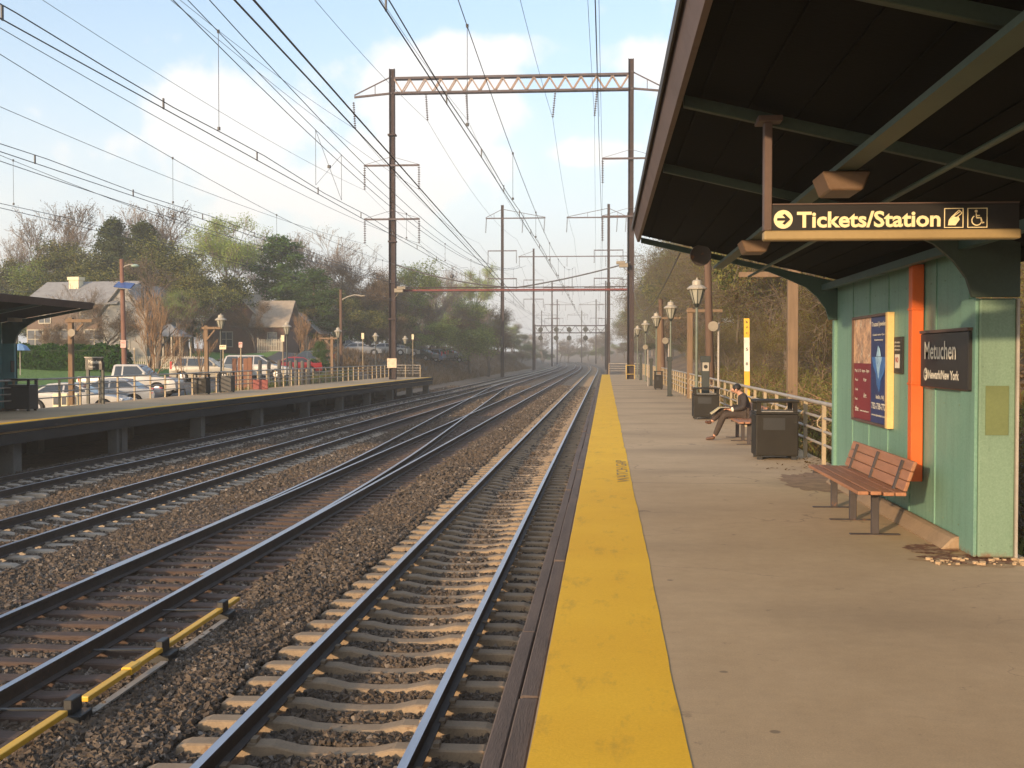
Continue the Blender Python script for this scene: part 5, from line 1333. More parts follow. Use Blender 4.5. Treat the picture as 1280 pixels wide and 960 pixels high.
# ------------------------------------------------------------------ cars
def paint(name, c): return M(name, c, .3, .06, 2, 40, coat=.6)
def car(kind, loc, rz, mpaint, label, name='parked_car', cat='car'):
    """x = forward; built round its own centre on the ground"""
    K = {'suv': dict(L=4.55, W=1.8, H=1.68, low=[(-2.25, .35), (-2.27, .75), (-2.2, 1.02), (1.05, 1.02), (1.9, .92), (2.2, .80), (2.27, .55), (2.22, .30)], cab=[(-2.12, 1.021), (-1.75, 1.62), (-1.5, 1.67), (.25, 1.66), (1.12, 1.021)]),
         'van': dict(L=4.9, W=1.9, H=1.72, low=[(-2.42, .32), (-2.45, .8), (-2.4, 1.0), (1.25, 1.0), (2.1, .88), (2.4, .7), (2.45, .5), (2.4, .28)], cab=[(-2.34, 1.001), (-2.1, 1.62), (-1.9, 1.70), (.2, 1.70), (1.4, 1.001)]),
         'sedan': dict(L=4.7, W=1.78, H=1.43, low=[(-2.3, .35), (-2.35, .7), (-2.28, .93), (-1.4, .97), (1.0, .93), (1.95, .82), (2.28, .66), (2.35, .45), (2.3, .28)], cab=[(-1.65, .955), (-.95, 1.37), (-.5, 1.42), (.15, 1.41), (1.12, .945)]),
         'pickup': dict(L=5.3, W=1.85, H=1.75, low=[(-2.6, .50), (-2.65, .85), (-2.62, 1.10), (1.05, 1.10), (1.5, 1.08), (2.4, 1.0), (2.6, .85), (2.65, .5), (2.6, .42)], cab=[(-.80, 1.101), (-.72, 1.70), (-.6, 1.75), (.55, 1.74), (1.28, 1.101)])}[kind]
    root = empty(name, loc, rz, label, cat, 'vehicles parked behind the far platform')
    W = K['W'] / 2; low, cab = K['low'], K['cab']; xw = (-K['L'] * .30, K['L'] * .315); rw = .34 if kind != 'pickup' else .38
    # lower body: profile with wheel cut-outs along the sill
    def arch(xc): return [(xc + (rw + .07) * math.cos(t), max(.26, rw - .02 + (rw + .07) * math.sin(t))) for t in np.linspace(R(-8), R(188), 12)]
    sill = [(low[-1][0], low[-1][1])] + arch(xw[1]) + arch(xw[0]) + [(low[0][0], low[0][1])]
    poly = low[:-1] + sill[:-1]
    mb = MB(); n = len(poly); ws = [W * (1.0 if .45 < z < .95 else .955) * (1 - .10 * max(0, abs(x) - K['L'] * .36)) for x, z in poly]
    vs = [(x, -w_, z) for (x, z), w_ in zip(poly, ws)] + [(x, w_, z) for (x, z), w_ in zip(poly, ws)]
    mb.add(vs, [tuple(range(n)), tuple(reversed(range(n, 2 * n)))] + [(i_, i_ + n, (i_ + 1) % n + n, (i_ + 1) % n) for i_ in range(n)])
    body = mb.build('body', mpaint, root, bevel=.03, seg=2, smooth=True)
    # cabin
    m_ = len(cab); zt = cab[2][1]; wf = lambda z: W * (.95 - .24 * max(0, (z - cab[0][1])) / (zt - cab[0][1]))
    mb = MB(); vs = [(x, -wf(z), z) for x, z in cab] + [(x, wf(z), z) for x, z in cab]
    mb.add(vs, [tuple(range(m_)), tuple(reversed(range(m_, 2 * m_)))] + [(i_, i_ + m_, (i_ + 1) % m_ + m_, (i_ + 1) % m_) for i_ in range(m_)])
    mb.build('cabin', mpaint, root, bevel=.03, seg=2, smooth=True)
    # side glass: panes between pillars
    z0, z1 = cab[0][1] + .05, zt - .10
    def xat(z, side):                                # front or rear edge of the cabin at height z
        pts = [(cab[0], cab[1]), (cab[1], cab[2])] if side < 0 else [(cab[-1], cab[-2]), (cab[-2], cab[-3])]
        for (xa, za_), (xb, zb2_) in pts:
            if za_ <= z <= zb2_ + 1e-6: return xa + (xb - xa) * (z - za_) / (zb2_ - za_ + 1e-9)
        return pts[-1][1][0]
    xr0, xr1, xf0, xf1 = xat(z0, -1) + .14, xat(z1, -1) + .12, xat(z0, 1) - .16, xat(z1, 1) - .12
    cuts = {'suv': (-1.05, -.05), 'van': (-1.2, -.1), 'sedan': (-.25,), 'pickup': (-.22,)}[kind]
    ed0 = [xr0] + [c_ for c_ in cuts for _ in (0, 1)] + [xf0]; ed1 = [xr1] + [c_ for c_ in cuts for _ in (0, 1)] + [xf1]
    for s in (-1, 1):
        for q in range(0, len(ed0), 2):
            a0, a1, b0_, b1_ = ed0[q] + (.04 if q else 0), ed1[q] + (.04 if q else 0), ed0[q + 1] - (.04 if q + 2 < len(ed0) else 0), ed1[q + 1] - (.04 if q + 2 < len(ed0) else 0)
            y0_, y1_ = s * (wf(z0) + .006), s * (wf(z1) + .006)
            mb = MB(); mb.add([(a0, y0_, z0), (b0_, y0_, z0), (b1_, y1_, z1), (a1, y1_, z1), (a0, y0_ - s * .01, z0), (b0_, y0_ - s * .01, z0), (b1_, y1_ - s * .01, z1), (a1, y1_ - s * .01, z1)],
                   [(0, 1, 2, 3), (4, 7, 6, 5), (0, 4, 5, 1), (1, 5, 6, 2), (2, 6, 7, 3), (3, 7, 4, 0)]); mb.build('side_window', m_glass, root)
    for side, nm in ((1, 'windscreen'), (-1, 'rear_window')):
        (xa, za_), (xb, zb2_) = (cab[-1], cab[-2]) if side > 0 else (cab[0], cab[1])
        t0_, t1_ = .08, .88; p_ = lambda t: (xa + (xb - xa) * t + side * .008, za_ + (zb2_ - za_) * t + .004)
        mb = MB(); (x0_, z0_), (x1_, z1_) = p_(t0_), p_(t1_); mb.add([(x0_, -wf(z0_) + .09, z0_), (x0_, wf(z0_) - .09, z0_), (x1_, wf(z1_) - .09, z1_), (x1_, -wf(z1_) + .09, z1_)], [(0, 1, 2, 3)]); mb.build(nm, m_glass, root)
    for xc in xw:
        for s in (-1, 1):
            wr = link('wheel', None, root) if False else empty('wheel', (xc, s * (W - .12), rw)); wr.parent = root
            mb = MB(); mb.lathe((0, 0, 0), [(rw * .62, -.10), (rw * .95, -.10), (rw, -.07), (rw, .07), (rw * .95, .10), (rw * .62, .10)], 20, 'y'); mb.build('tyre', m_tyre, wr, smooth=True)
            mb = MB(); mb.lathe((0, s * .0, 0), [(0, -.105), (rw * .3, -.11), (rw * .6, -.102), (rw * .6, .102), (rw * .3, .11), (0, .105)], 14, 'y'); mb.build('rim', m_rim, wr)
    zl = .82 if kind != 'sedan' else .72; xe = K['L'] / 2
    for s in (-1, 1):
        mb = MB(); mb.box(-xe - .012 + .07, -xe + .22, s * (W - .16) - .09, s * (W - .16) + .10, zl, zl + (.55 if kind == 'suv' else .25)); mb.build('tail_light', m_redlens, root, bevel=.02)
        mb = MB(); mb.box(xe - .28, xe - .05, s * (W - .26) - .14, s * (W - .26) + .13, zl - .14, zl + .02); mb.build('headlight', m_clearlens, root, bevel=.03)
        mb = MB(); mb.box(cab[-1][0] - .38, cab[-1][0] - .22, s * (W + .03) - .07, s * (W + .03) + .07, z0 + .02, z0 + .17); mb.build('mirror', mpaint, root, bevel=.02)
    mb = MB(); mb.box(-xe - .03, -xe + .12, -W * .9, W * .9, .36, .52); mb.box(xe - .12, xe + .02, -W * .88, W * .88, .34, .48); mb.build('bumper', M('bumper_dark', (.10, .10, .10), .6, .1) if 'bumper_dark' not in bpy.data.materials else bpy.data.materials['bumper_dark'], root, bevel=.03)
    mb = MB()
    for c_ in cuts:
        for s in (-1, 1): mb.box(c_ - .006, c_ + .006, s * (W + .002) - .003, s * (W + .002) + .003, .42, cab[0][1] - .04)
    mb.build('door_seam', m_tyre, root)
    if kind == 'pickup':
        mb = MB(); mb.box(-2.5, -.85, -W + .12, W - .12, 1.095, 1.112); mb.build('load_bed', m_tyre, root)
    mb = MB(); mb.box(-xe + .2, xe - .25, -W + .1, W - .1, .2, .4); mb.build('underbody', m_tyre, root)
    return root
p_white = paint('paint_white', (.44, .43, .41)); p_beige = paint('paint_beige', (.34, .31, .25)); p_silver = paint('paint_silver', (.25, .27, .30)); p_red = paint('paint_red', (.28, .02, .025)); p_dk = paint('paint_darkgreen', (.035, .055, .055)); p_blue = paint('paint_blue', (.08, .13, .24)); p_grey = paint('paint_grey', (.16, .16, .16))
def park(kind, px, Y, deg, mp, label, name='parked_car', cat='car', dz=0):
    x = float(at(px, 444, Y).x); return car(kind, (x, Y, H1(x, Y) + .035 + dz), R(deg), mp, label, name, cat)
park('pickup', 164, 61, 4, p_white, 'white pickup truck parked beside the lone bare tree', 'pickup_truck', 'pickup truck')
park('sedan', 93, 50, 8, p_white, 'white sedan mostly hidden behind the far railing, left of the pickup', dz=-.1)
park('sedan', 136, 53, 186, p_silver, 'silver sedan close behind the far railing, in front of the pickup', dz=-.05)
park('suv', 257, 78, 184 - 180 + 0, p_beige, 'beige compact sport utility car with red tail lights')
park('sedan', 292, 84, 35, p_silver, 'silver sedan half hidden behind the beige car')
park('van', 322, 82, 183 - 180, p_white, 'white minivan right of the lantern lamp', 'minivan', 'minivan')
park('sedan', 363, 88, 200, p_red, 'dark red car parked next to the white minivan')
park('suv', 384, 96, 190, p_dk, 'dark green wagon parked behind the red car')
far_c = [(433, 128, 10, p_white, 'suv'), (449, 124, 20, p_silver, 'sedan'), (470, 150, 30, p_silver, 'sedan'), (484, 133, 12, p_white, 'sedan'), (500, 142, 30, p_beige, 'sedan'), (513, 150, 15, p_grey, 'suv'), (524, 146, 160, p_dk, 'sedan'), (535, 152, 170, p_blue, 'suv'), (546, 158, 160, p_grey, 'suv'), (557, 166, 165, p_silver, 'sedan'), (566, 172, 165, p_grey, 'sedan')]
fl = ['distant white wagon beyond the twin-armed timber post', 'distant silver car just beyond the pale sign left of the gantry pole', 'distant silver car seen beside the lantern lamp left of the gantry pole', 'distant white car close left of the gantry pole', 'distant beige car just right of the gantry pole',
      'distant grey wagon above the cutting, left end of the dark row', 'distant dark green car in the row above the cutting', 'distant blue wagon in the row above the cutting', 'distant grey wagon in the row above the cutting', 'distant silver car near the right end of the row above the cutting', 'distant grey car at the right end of the row above the cutting']
for (px, Y, dg, mp, kd), lb in zip(far_c, fl): park(kd, px, Y, dg, mp, lb)

# ------------------------------------------------------------------ houses
def gable_house(loc, rz, w, d, he, hr, mwall, mroof, label, wins, chimney=None, gable='y', name='house', porch=None):
    """w along x, d along y; he eave height, hr ridge height; front = -y"""
    root = empty(name, loc, rz, label, 'house', 'houses behind the parking lot')
    mb = MB(); mb.box(-w / 2, w / 2, -d / 2, d / 2, -.5, he)
    if gable == 'y': mb.prism([(-w / 2, he), (w / 2, he), (0, hr)], -d / 2, d / 2)
    else: mb.prism([(-d / 2, he), (d / 2, he), (0, hr)], -w / 2, w / 2, 'yz')
    mb.build('wall', mwall, root)
    o_ = .4; mb = MB()
    if gable == 'y':
        for s in (-1, 1):
            k_ = (hr - he) / (w / 2); xe = s * (w / 2 + o_); mb.add([(0, -d / 2 - o_, hr + .14), (0, d / 2 + o_, hr + .14), (xe, d / 2 + o_, he - o_ * k_ + .14), (xe, -d / 2 - o_, he - o_ * k_ + .14), (0, -d / 2 - o_, hr + .02), (0, d / 2 + o_, hr + .02), (xe, d / 2 + o_, he - o_ * k_ + .02), (xe, -d / 2 - o_, he - o_ * k_ + .02)],
                   [(0, 1, 2, 3), (4, 7, 6, 5), (0, 3, 7, 4), (1, 5, 6, 2), (2, 6, 7, 3), (0, 4, 5, 1)])
    else:
        for s in (-1, 1):
            k_ = (hr - he) / (d / 2); ye = s * (d / 2 + o_); mb.add([(-w / 2 - o_, 0, hr + .14), (w / 2 + o_, 0, hr + .14), (w / 2 + o_, ye, he - o_ * k_ + .14), (-w / 2 - o_, ye, he - o_ * k_ + .14), (-w / 2 - o_, 0, hr + .02), (w / 2 + o_, 0, hr + .02), (w / 2 + o_, ye, he - o_ * k_ + .02), (-w / 2 - o_, ye, he - o_ * k_ + .02)],
                   [(0, 1, 2, 3), (4, 7, 6, 5), (0, 3, 7, 4), (1, 5, 6, 2), (2, 6, 7, 3), (0, 4, 5, 1)])
    rf = mb.build('roof', mroof, root)
    if chimney: mb = MB(); mb.box(chimney[0] - .5, chimney[0] + .5, chimney[1] - .4, chimney[1] + .4, he, chimney[2]); mb.box(chimney[0] - .6, chimney[0] + .6, chimney[1] - .5, chimney[1] + .5, chimney[2], chimney[2] + .3); mb.build('chimney', m_creams, rf)
    for (x, z, ww, hh) in wins:
        mb = MB(); y = -d / 2
        for (a_, b_, c_, e_) in ((-ww / 2 - .1, -ww / 2, -.1, hh + .1), (ww / 2, ww / 2 + .1, -.1, hh + .1), (-ww / 2, ww / 2, -.1, 0), (-ww / 2, ww / 2, hh, hh + .1), (-.04, .04, 0, hh), (-ww / 2, -.04, hh / 2 - .03, hh / 2 + .03), (.04, ww / 2, hh / 2 - .03, hh / 2 + .03)):
            mb.box(x + a_, x + b_, y - .07, y - .002, z + c_, z + e_)
        f_ = mb.build('window', m_lampcap, root)
        mb = MB(); mb.box(x - ww / 2, x + ww / 2, y - .03, y - .012, z, z + hh); mb.build('pane', m_win, f_)
    return root
m_brick1 = M_brick('brick_brown', (.13, .085, .065), (.17, .11, .08), (.2, .17, .14), 5); m_brick2 = M_brick('brick_dark', (.12, .065, .05), (.16, .085, .06), (.2, .16, .13), 5)
m_roofg = M('roof_grey', (.27, .265, .26), .9, .2, 2, 20, bmp=.4); m_roofc = M('roof_cream', (.34, .28, .215), .9, .25, 2, 20, bmp=.4); m_sidg = M('siding_grey', (.28, .27, .26), .8, .12, 2, 20, stretch=(1, 1, 6), bmp=.4)
m_dark = M('porch_dark', (.05, .045, .045), .8, .2)
Y = 106; x = float(at(118, 444, Y).x); z0 = H1(x, Y - 4)
gable_house((x, Y, z0), R(-8), 9.0, 7.5, 5.2, 7.2, m_brick1, m_roofg, 'brown brick house with grey roof and white windows behind the hedge', [(-3.6, 1.1, 1.5, 1.6), (-1.0, 1.1, 2.0, 1.6), (2.4, 1.0, 1.9, 1.7), (1.6, 3.4, 1.1, 1.4), (-2.6, 3.4, 1.1, 1.4)], (-1.2, -1, 7.4), 'x')
x = float(at(176, 444, Y - 2).x); z0 = H1(x, Y - 5)
gable_house((x, Y - 1, z0), R(-8), 4.4, 7, 4.4, 6.9, m_sidg, m_roofg, 'grey sided gable wing right of the brick house, behind the bare tree', [(0, 1.2, .9, 1.4)], None, 'y')
# porch pavilion
x = float(at(211, 444, 100).x); z0 = H1(x, 100)
g = empty('gazebo', (x, 100, z0), 0, 'open porch pavilion with hipped grey roof and white posts behind the picket fence', 'gazebo')
mb = MB(); mb.add([(-1.7, -1.5, 2.5), (1.7, -1.5, 2.5), (1.7, 1.5, 2.5), (-1.7, 1.5, 2.5), (-.2, 0, 3.6), (.2, 0, 3.6)], [(0, 1, 5, 4), (1, 2, 5), (2, 3, 4, 5), (3, 0, 4), (3, 2, 1, 0)]); mb.build('roof', m_roofg, g)
for px_ in (-1.5, -.75, .0, .75, 1.5):
    for s in (-1.3, 1.3): mb = MB(); mb.box(px_ - .06, px_ + .06, s - .06, s + .06, 0, 2.5); mb.build('post', m_lampcap, g)
mb = MB(); mb.box(-1.3, 1.3, 1.36, 1.4, 0, 2.45); mb.build('back_screen', m_dark, g)
Y = 118; x = float(at(322, 444, Y).x); z0 = H1(x, Y - 4)
gable_house((x - 1.4, Y + 1, z0), R(0), 6.5, 8, 2.9, 6.4, m_brick2, m_roofc, 'small dark brick house with cream steep roof beyond the minivan', [(-.9, .9, 1.2, 1.4)], None, 'y')
gable_house((x + 2.4, Y - 1.5, z0), R(0), 3.2, 5, 3.1, 5.4, m_brick2, m_roofc, 'cream-roofed brick wing with small window right of the dark brick house', [(.3, 1.0, .8, 1.2)], None, 'x')
Y = 124; x = float(at(381, 444, Y).x); z0 = H1(x, Y - 4)
gh = gable_house((x, Y, z0), R(0), 3.8, 5, 2.6, 4.4, m_dark, m_roofg, 'small dark cottage with grey gable and white porch columns', [(.6, .6, .8, 1.2)], None, 'y')
for s in (-1.5, -.5, .9): mb = MB(); mb.box(s - .1, s + .1, -2.85, -2.65, 0, 2.5); mb.build('column', m_lampcap, gh)
# picket fence
def picket(px0, px1, Y, h, label, z_off=0):
    x0, x1 = float(at(px0, 444, Y).x), float(at(px1, 444, Y).x); z0 = H1((x0 + x1) / 2, Y) - .2
    root = empty('picket_fence', ((x0 + x1) / 2, Y, z0), 0, label, 'fence', 'white picket fences'); hw = (x1 - x0) / 2
    mb = MB()
    for xx in np.arange(-hw, hw, .17): mb.box(xx, xx + .09, -.02, 0, .05, h + .2); 
    mb.box(-hw, hw, 0.001, .04, .35, .43); mb.box(-hw, hw, .001, .04, h - .1, h - .02); mb.build('picket_panel', m_lampcap, root)
    for xx in np.arange(-hw, hw + .1, 2.3): mb = MB(); mb.box(xx - .06, xx + .06, .041, .16, 0, h + .35); mb.build('post', m_lampcap, root)
picket(157, 262, 96, 1.15, 'long white picket fence behind the pickup and beige car')
picket(322, 352, 112, 1.3, 'short white picket fence in front of the cream-roofed house')
# ================================================================== TREES
def seg_mesh(segs, n):
    """segs: (m, 8) p0 p1 r0 r1 -> tube walls"""
    s = np.asarray(segs, float); p0, p1, r0, r1 = s[:, :3], s[:, 3:6], s[:, 6], s[:, 7]
    d = p1 - p0; d /= np.linalg.norm(d, axis=1, keepdims=True) + 1e-9
    up = np.where(np.abs(d[:, 2:3]) < .9, [[0, 0, 1.]], [[1., 0, 0]]); a_ = np.cross(d, up); a_ /= np.linalg.norm(a_, axis=1, keepdims=True); b_ = np.cross(d, a_)
    t = np.arange(n) * 2 * np.pi / n
    ring = a_[:, None] * np.cos(t)[None, :, None] + b_[:, None] * np.sin(t)[None, :, None]
    V = np.concatenate([p0[:, None] + ring * r0[:, None, None], p1[:, None] + ring * r1[:, None, None]], 1).reshape(-1, 3)
    k = np.arange(n); k2 = (k + 1) % n; f = np.stack([k, k2, k2 + n, k + n], 1)
    return V, (f[None] + (np.arange(len(s)) * 2 * n)[:, None, None]).reshape(-1, 4)
def grow(rs, p, d, L, r, lvl, maxl, segs, tips, spread=.6, up=.15, kids=(3, 4), shrink=.68, wob=.25, keep=.62):
    n = 3 if lvl < maxl else 2; pts = [p]; dirs = []
    for i in range(n):
        d = d + rs.normal(0, wob / n, 3) + np.array([0, 0, up / n]); d = d / np.linalg.norm(d)
        q = p + d * L / n; r1 = r * (1 - (1 - keep) / n)
        segs.append((lvl, *p, *q, r, r1)); p, r = q, r1; pts.append(p); dirs.append(d)
    if lvl >= maxl: tips.append((p, d)); return
    for i in range(rs.integers(kids[0], kids[1] + 1)):
        t = rs.uniform(.35, 1) if i else 1; j = min(int(t * n), n - 1); base = pts[j] + (pts[j + 1] - pts[j]) * (t * n - j if i else 1)
        ax = rs.normal(size=3); ax -= ax.dot(dirs[j]) * dirs[j]; ax /= np.linalg.norm(ax)
        dd = dirs[j] * math.cos(spread * rs.uniform(.6, 1.2)) + ax * math.sin(spread * rs.uniform(.6, 1.2)); dd /= np.linalg.norm(dd)
        grow(rs, base, dd, L * shrink * rs.uniform(.75, 1.15), r * (.9 if not i else .62), lvl + 1, maxl, segs, tips, spread, up, kids, shrink, wob, keep)
def leaf_mesh(rs, centers, n, spread, size, flat=0, squash=1.0):
    c = centers[rs.integers(0, len(centers), n)] + rs.normal(0, 1, (n, 3)) * spread * np.array([1, 1, squash])
    a_ = rs.normal(size=(n, 3)); a_ /= np.linalg.norm(a_, axis=1, keepdims=True); b_ = np.cross(a_, rs.normal(size=(n, 3))); b_ /= np.linalg.norm(b_, axis=1, keepdims=True) + 1e-9
    s = (size * rs.uniform(.5, 1.3, n))[:, None]
    V = np.stack([c - a_ * s, c + b_ * s * .55, c + a_ * s, c - b_ * s * .55], 1).reshape(-1, 3)
    return V, np.arange(n * 4).reshape(-1, 4)
def tree_proto(kind, seed, h=12., leaf=None, bark=m_bark, maxl=4, kids=(3, 5), nleaf=9000, lsize=.16, lspread=.35, spread=.62, up=.18, L0=None, r0=.22, stems=1, twr=.012, shrink=.68, minlf=0, trunkL=.28):
    rs = np.random.default_rng(seed); segs, tips = [], []
    if kind == 'round':
        for s_ in range(stems):
            d = np.array([0, 0, 1.]) + (rs.normal(0, .22, 3) if stems > 1 else rs.normal(0, .05, 3)); d /= np.linalg.norm(d)
            grow(rs, np.array([rs.normal(0, .2) * (stems > 1), rs.normal(0, .2) * (stems > 1), 0.]), d, h * trunkL, r0 / stems ** .5, 0, maxl, segs, tips, spread, up, kids, shrink, .22)
    else:                                            # conifer
        n = 14; p = np.zeros(3)
        for i in range(n): segs.append((0, 0, 0, h * i / n, 0, 0, h * (i + 1) / n, r0 * (1 - i / n) + .02, r0 * (1 - (i + 1) / n) + .02))
        for i in range(90):
            t = rs.uniform(.12, .99); z = h * t; a_ = rs.uniform(0, 2 * math.pi); L = h * .27 * (1 - t) ** .65 * rs.uniform(.6, 1.2) + .3
            d = np.array([math.cos(a_), math.sin(a_), rs.uniform(-.1, .35)]); q = np.array([0, 0, z]) + d * L
            segs.append((2, 0, 0, z, *q, .04, .012)); 
            for k in np.linspace(.25, 1, 7): tips.append((np.array([0, 0, z]) + d * L * k + rs.normal(0, .12, 3), d))
    sg = np.array([s[1:] for s in segs]); lv = np.array([s[0] for s in segs])
    zmax = max(sg[:, 5].max(), .1); sc = h / zmax if kind == 'round' else 1
    sg[:, :6] *= sc; tp = np.array([t[0] for t in tips]) * sc
    sg[:, 6:] = np.maximum(sg[:, 6:], twr)
    big = lv <= 1; V1, F1 = seg_mesh(sg[big], 7)
    trunk = mesh_np('trunk', V1, [F1], [bark], smooth=True)
    V2, F2 = seg_mesh(sg[~big], 3)
    mats = [bark]; Vs, Fs, fm = [V2], [F2], [0]
    if leaf is not None:
        leaves = leaf if isinstance(leaf, list) else [leaf]
        o = len(V2)
        for lf in leaves:
            Vl, Fl = leaf_mesh(rs, tp, nleaf // len(leaves), lspread, lsize, squash=.8); Vs.append(Vl); Fs.append(Fl + o); o += len(Vl); mats.append(lf); fm.append(len(mats) - 1)
    crown = mesh_np('crown', np.concatenate(Vs), Fs, mats, fm)
    return trunk, crown
PR = {
 'bare1': tree_proto('round', 11, 12, [m_lf_bud], m_bark_g, 6, (3, 4), 3500, .05, .15, .48, .2, r0=.20, twr=.011, shrink=.72),
 'bare2': tree_proto('round', 12, 12, [m_lf_bud], m_bark, 6, (3, 4), 5000, .06, .18, .5, .22, r0=.22, twr=.012, shrink=.72),
 'small': tree_proto('round', 13, 8, None, m_bark_t, 4, (3, 5), 0, .1, .1, .5, .3, r0=.16, stems=3, twr=.012),
 'sapling': tree_proto('round', 14, 5, None, m_bark_t, 3, (3, 4), 0, .1, .1, .45, .3, r0=.07, stems=2, twr=.009),
 'spring': tree_proto('round', 15, 14, [m_lf_spring], m_bark_g, 6, (3, 4), 22000, .075, .28, .48, .18, r0=.24, twr=.013, trunkL=.18, shrink=.72),
 'green': tree_proto('round', 16, 12, [m_lf_green, m_lf_spring], m_bark, 5, (3, 5), 26000, .10, .40, .6, .12, r0=.20, trunkL=.16),
 'olive': tree_proto('round', 17, 12, [m_lf_dark, m_lf_olive], m_bark, 5, (3, 5), 26000, .10, .38, .58, .12, r0=.22, twr=.02, trunkL=.15),
 'brown': tree_proto('round', 18, 12, [m_lf_bud, m_lf_brown], m_bark, 5, (3, 5), 14000, .07, .30, .55, .18, r0=.20, twr=.016, trunkL=.15),
 'pine': tree_proto('conifer', 19, 13, [m_lf_pine], m_bark, nleaf=20000, lsize=.13, lspread=.24, r0=.25),
 'darkpine': tree_proto('conifer', 20, 13, [m_lf_dark], m_bark, nleaf=20000, lsize=.13, lspread=.26, r0=.25),
 'tangle1': tree_proto('round', 21, 11, [m_lf_olive, m_lf_brown], m_bark, 5, (4, 5), 52000, .042, .26, .6, .12, r0=.18, twr=.008, trunkL=.2),
 'tangle2': tree_proto('round', 22, 12, [m_lf_brown, m_lf_olive], m_bark, 5, (4, 5), 46000, .042, .30, .65, .10, r0=.16, twr=.008, trunkL=.2),
 'tangle3': tree_proto('round', 23, 10, [m_lf_brown, m_lf_olive], m_bark, 5, (4, 5), 34000, .04, .36, .8, .0, r0=.13, twr=.008, stems=2, trunkL=.16),
}
WHAT = {'bare1': 'bare grey tree', 'bare2': 'bare dark tree', 'small': 'bare tan many-stemmed tree', 'sapling': 'slender leafless sapling', 'spring': 'light green budding tree', 'green': 'green leafy tree', 'olive': 'dark olive tree',
        'brown': 'reddish-brown budding tree', 'pine': 'green evergreen tree', 'darkpine': 'dark evergreen tree', 'tangle1': 'tangled olive-brown tree', 'tangle2': 'tangled golden-brown tree', 'tangle3': 'tangled dry brown tree'}
BASEH = {'bare1': 12, 'bare2': 12, 'small': 8, 'sapling': 5, 'spring': 14, 'green': 12, 'olive': 12, 'brown': 12, 'pine': 13, 'darkpine': 13, 'tangle1': 11, 'tangle2': 12, 'tangle3': 10}
rt = random.Random(5)
seq = {}
def nth(key):
    seq[key] = seq.get(key, -1) + 1; return ORD[seq[key]] if seq[key] < len(ORD) else 'farther'
def tree(kind, x, Y, h, label, group, wide=1.0, zg=None):
    z = (H1(x, Y) if zg is None else zg) - .1; s = h / BASEH[kind]
    root = empty('tree', (x, Y, z), rt.uniform(0, 6.28), label, 'tree', group); root.scale = (s * wide, s * wide, s)
    link('trunk', PR[kind][0], root); link('crown', PR[kind][1], root); return root
def treep(kind, px, pyt, Y, where, wide=1.0, group='trees behind the houses and parking lot'):
    p = at(px, pyt, Y); h = p.z - H1(p.x, Y); return tree(kind, p.x, Y, max(h, 2), WHAT[kind] + ' ' + where, group, wide)
treep('bare1', 18, 292, 128, 'at the left edge of the photo', 1.1)
treep('olive', 12, 322, 122, 'above the far shelter roof at the left edge', 1.3)
treep('bare1', 55, 256, 134, 'with the fine tall crown above the far shelter roof', 1.0)
treep('bare2', 84, 248, 126, 'standing tall just left of the brick house', 1.0)
treep('green', 40, 330, 120, 'low and round above the far shelter roof', 1.3)
treep('olive', 85, 300, 122, 'behind the brick house\'s left side', 1.5)
treep('darkpine', 143, 276, 124, 'pointed, above the brick house roof', 1.15)
treep('darkpine', 178, 280, 121, 'pointed, behind the solar panel pole', 1.2)
treep('olive', 120, 310, 119, 'wide, behind the brick house roof', 1.5)
treep('bare1', 160, 252, 136, 'with fine crown rising behind the pointed evergreens', 1.0)
treep('bare2', 205, 252, 132, 'tall, between the evergreens and the light green tree', 1.1)
treep('olive', 212, 300, 117, 'broad, behind the porch pavilion', 1.6)
treep('olive', 240, 330, 112, 'lower, right of the porch pavilion', 1.4)
treep('spring', 283, 262, 126, 'with the big rounded crown above the cream roof', 1.15)
treep('green', 262, 345, 121, 'low under the big light green tree', 1.3)
treep('pine', 352, 294, 128, 'with a thick crown right of the light green tree', 1.5)
treep('pine', 392, 335, 124, 'low, before the bare tree right of the thick one', 1.6)
treep('green', 372, 345, 130, 'low between the two evergreens', 1.3)
treep('bare1', 408, 282, 142, 'with fan-shaped crown behind the street lamp arm', 1.2)
treep('brown', 436, 318, 140, 'right of the fan-shaped bare tree', 1.1)
treep('brown', 460, 330, 146, 'just left of the gantry pole', 1.2)
treep('olive', 425, 362, 126, 'low, behind the distant white wagon', 1.5)
treep('green', 512, 328, 158, 'with rounded crown right of the gantry pole', 1.3)
treep('brown', 482, 350, 150, 'low, directly behind the gantry pole', 1.4)
treep('bare1', 540, 340, 170, 'right of the rounded green crown', 1.2)
treep('bare1', 570, 330, 185, 'above the red signal beam', 1.0)
treep('spring', 590, 330, 215, 'faint, above the red signal beam', .9)
treep('brown', 545, 375, 160, 'low behind the car row above the cutting', 1.6)
treep('green', 588, 372, 165, 'bright and bushy above the cutting', 1.3)
treep('brown', 610, 380, 175, 'low beside the bright bushy one above the cutting', 1.4)
treep('small', 186, 352, 64, 'standing beside the white pickup', .85, 'small trees by the parking lot')
treep('sapling', 232, 405, 63, 'left of the beige car\'s tail', .9, 'small trees by the parking lot'); treep('sapling', 243, 398, 64, 'right of the beige car\'s tail', .9, 'small trees by the parking lot')
treep('small', 376, 385, 100, 'in front of the cream-roofed house', .9, 'small trees by the parking lot')
treep('small', 412, 412, 92, 'beside the twin-armed timber post', 1.0, 'small trees by the parking lot')
treep('brown', 105, 408, 92, 'low, in front of the brick house', 1.5, 'small trees by the parking lot'); treep('brown', 62, 400, 92, 'low, left of the brick house front', 1.5, 'small trees by the parking lot')
treep('pine', 400, 425, 90, 'tiny, shrub-like, beside the dark green wagon', 1.5, 'small trees by the parking lot')
treep('bare2', 196, 318, 92, 'with broad branches in front of the grey gable wing', 1.3, 'small trees by the parking lot')
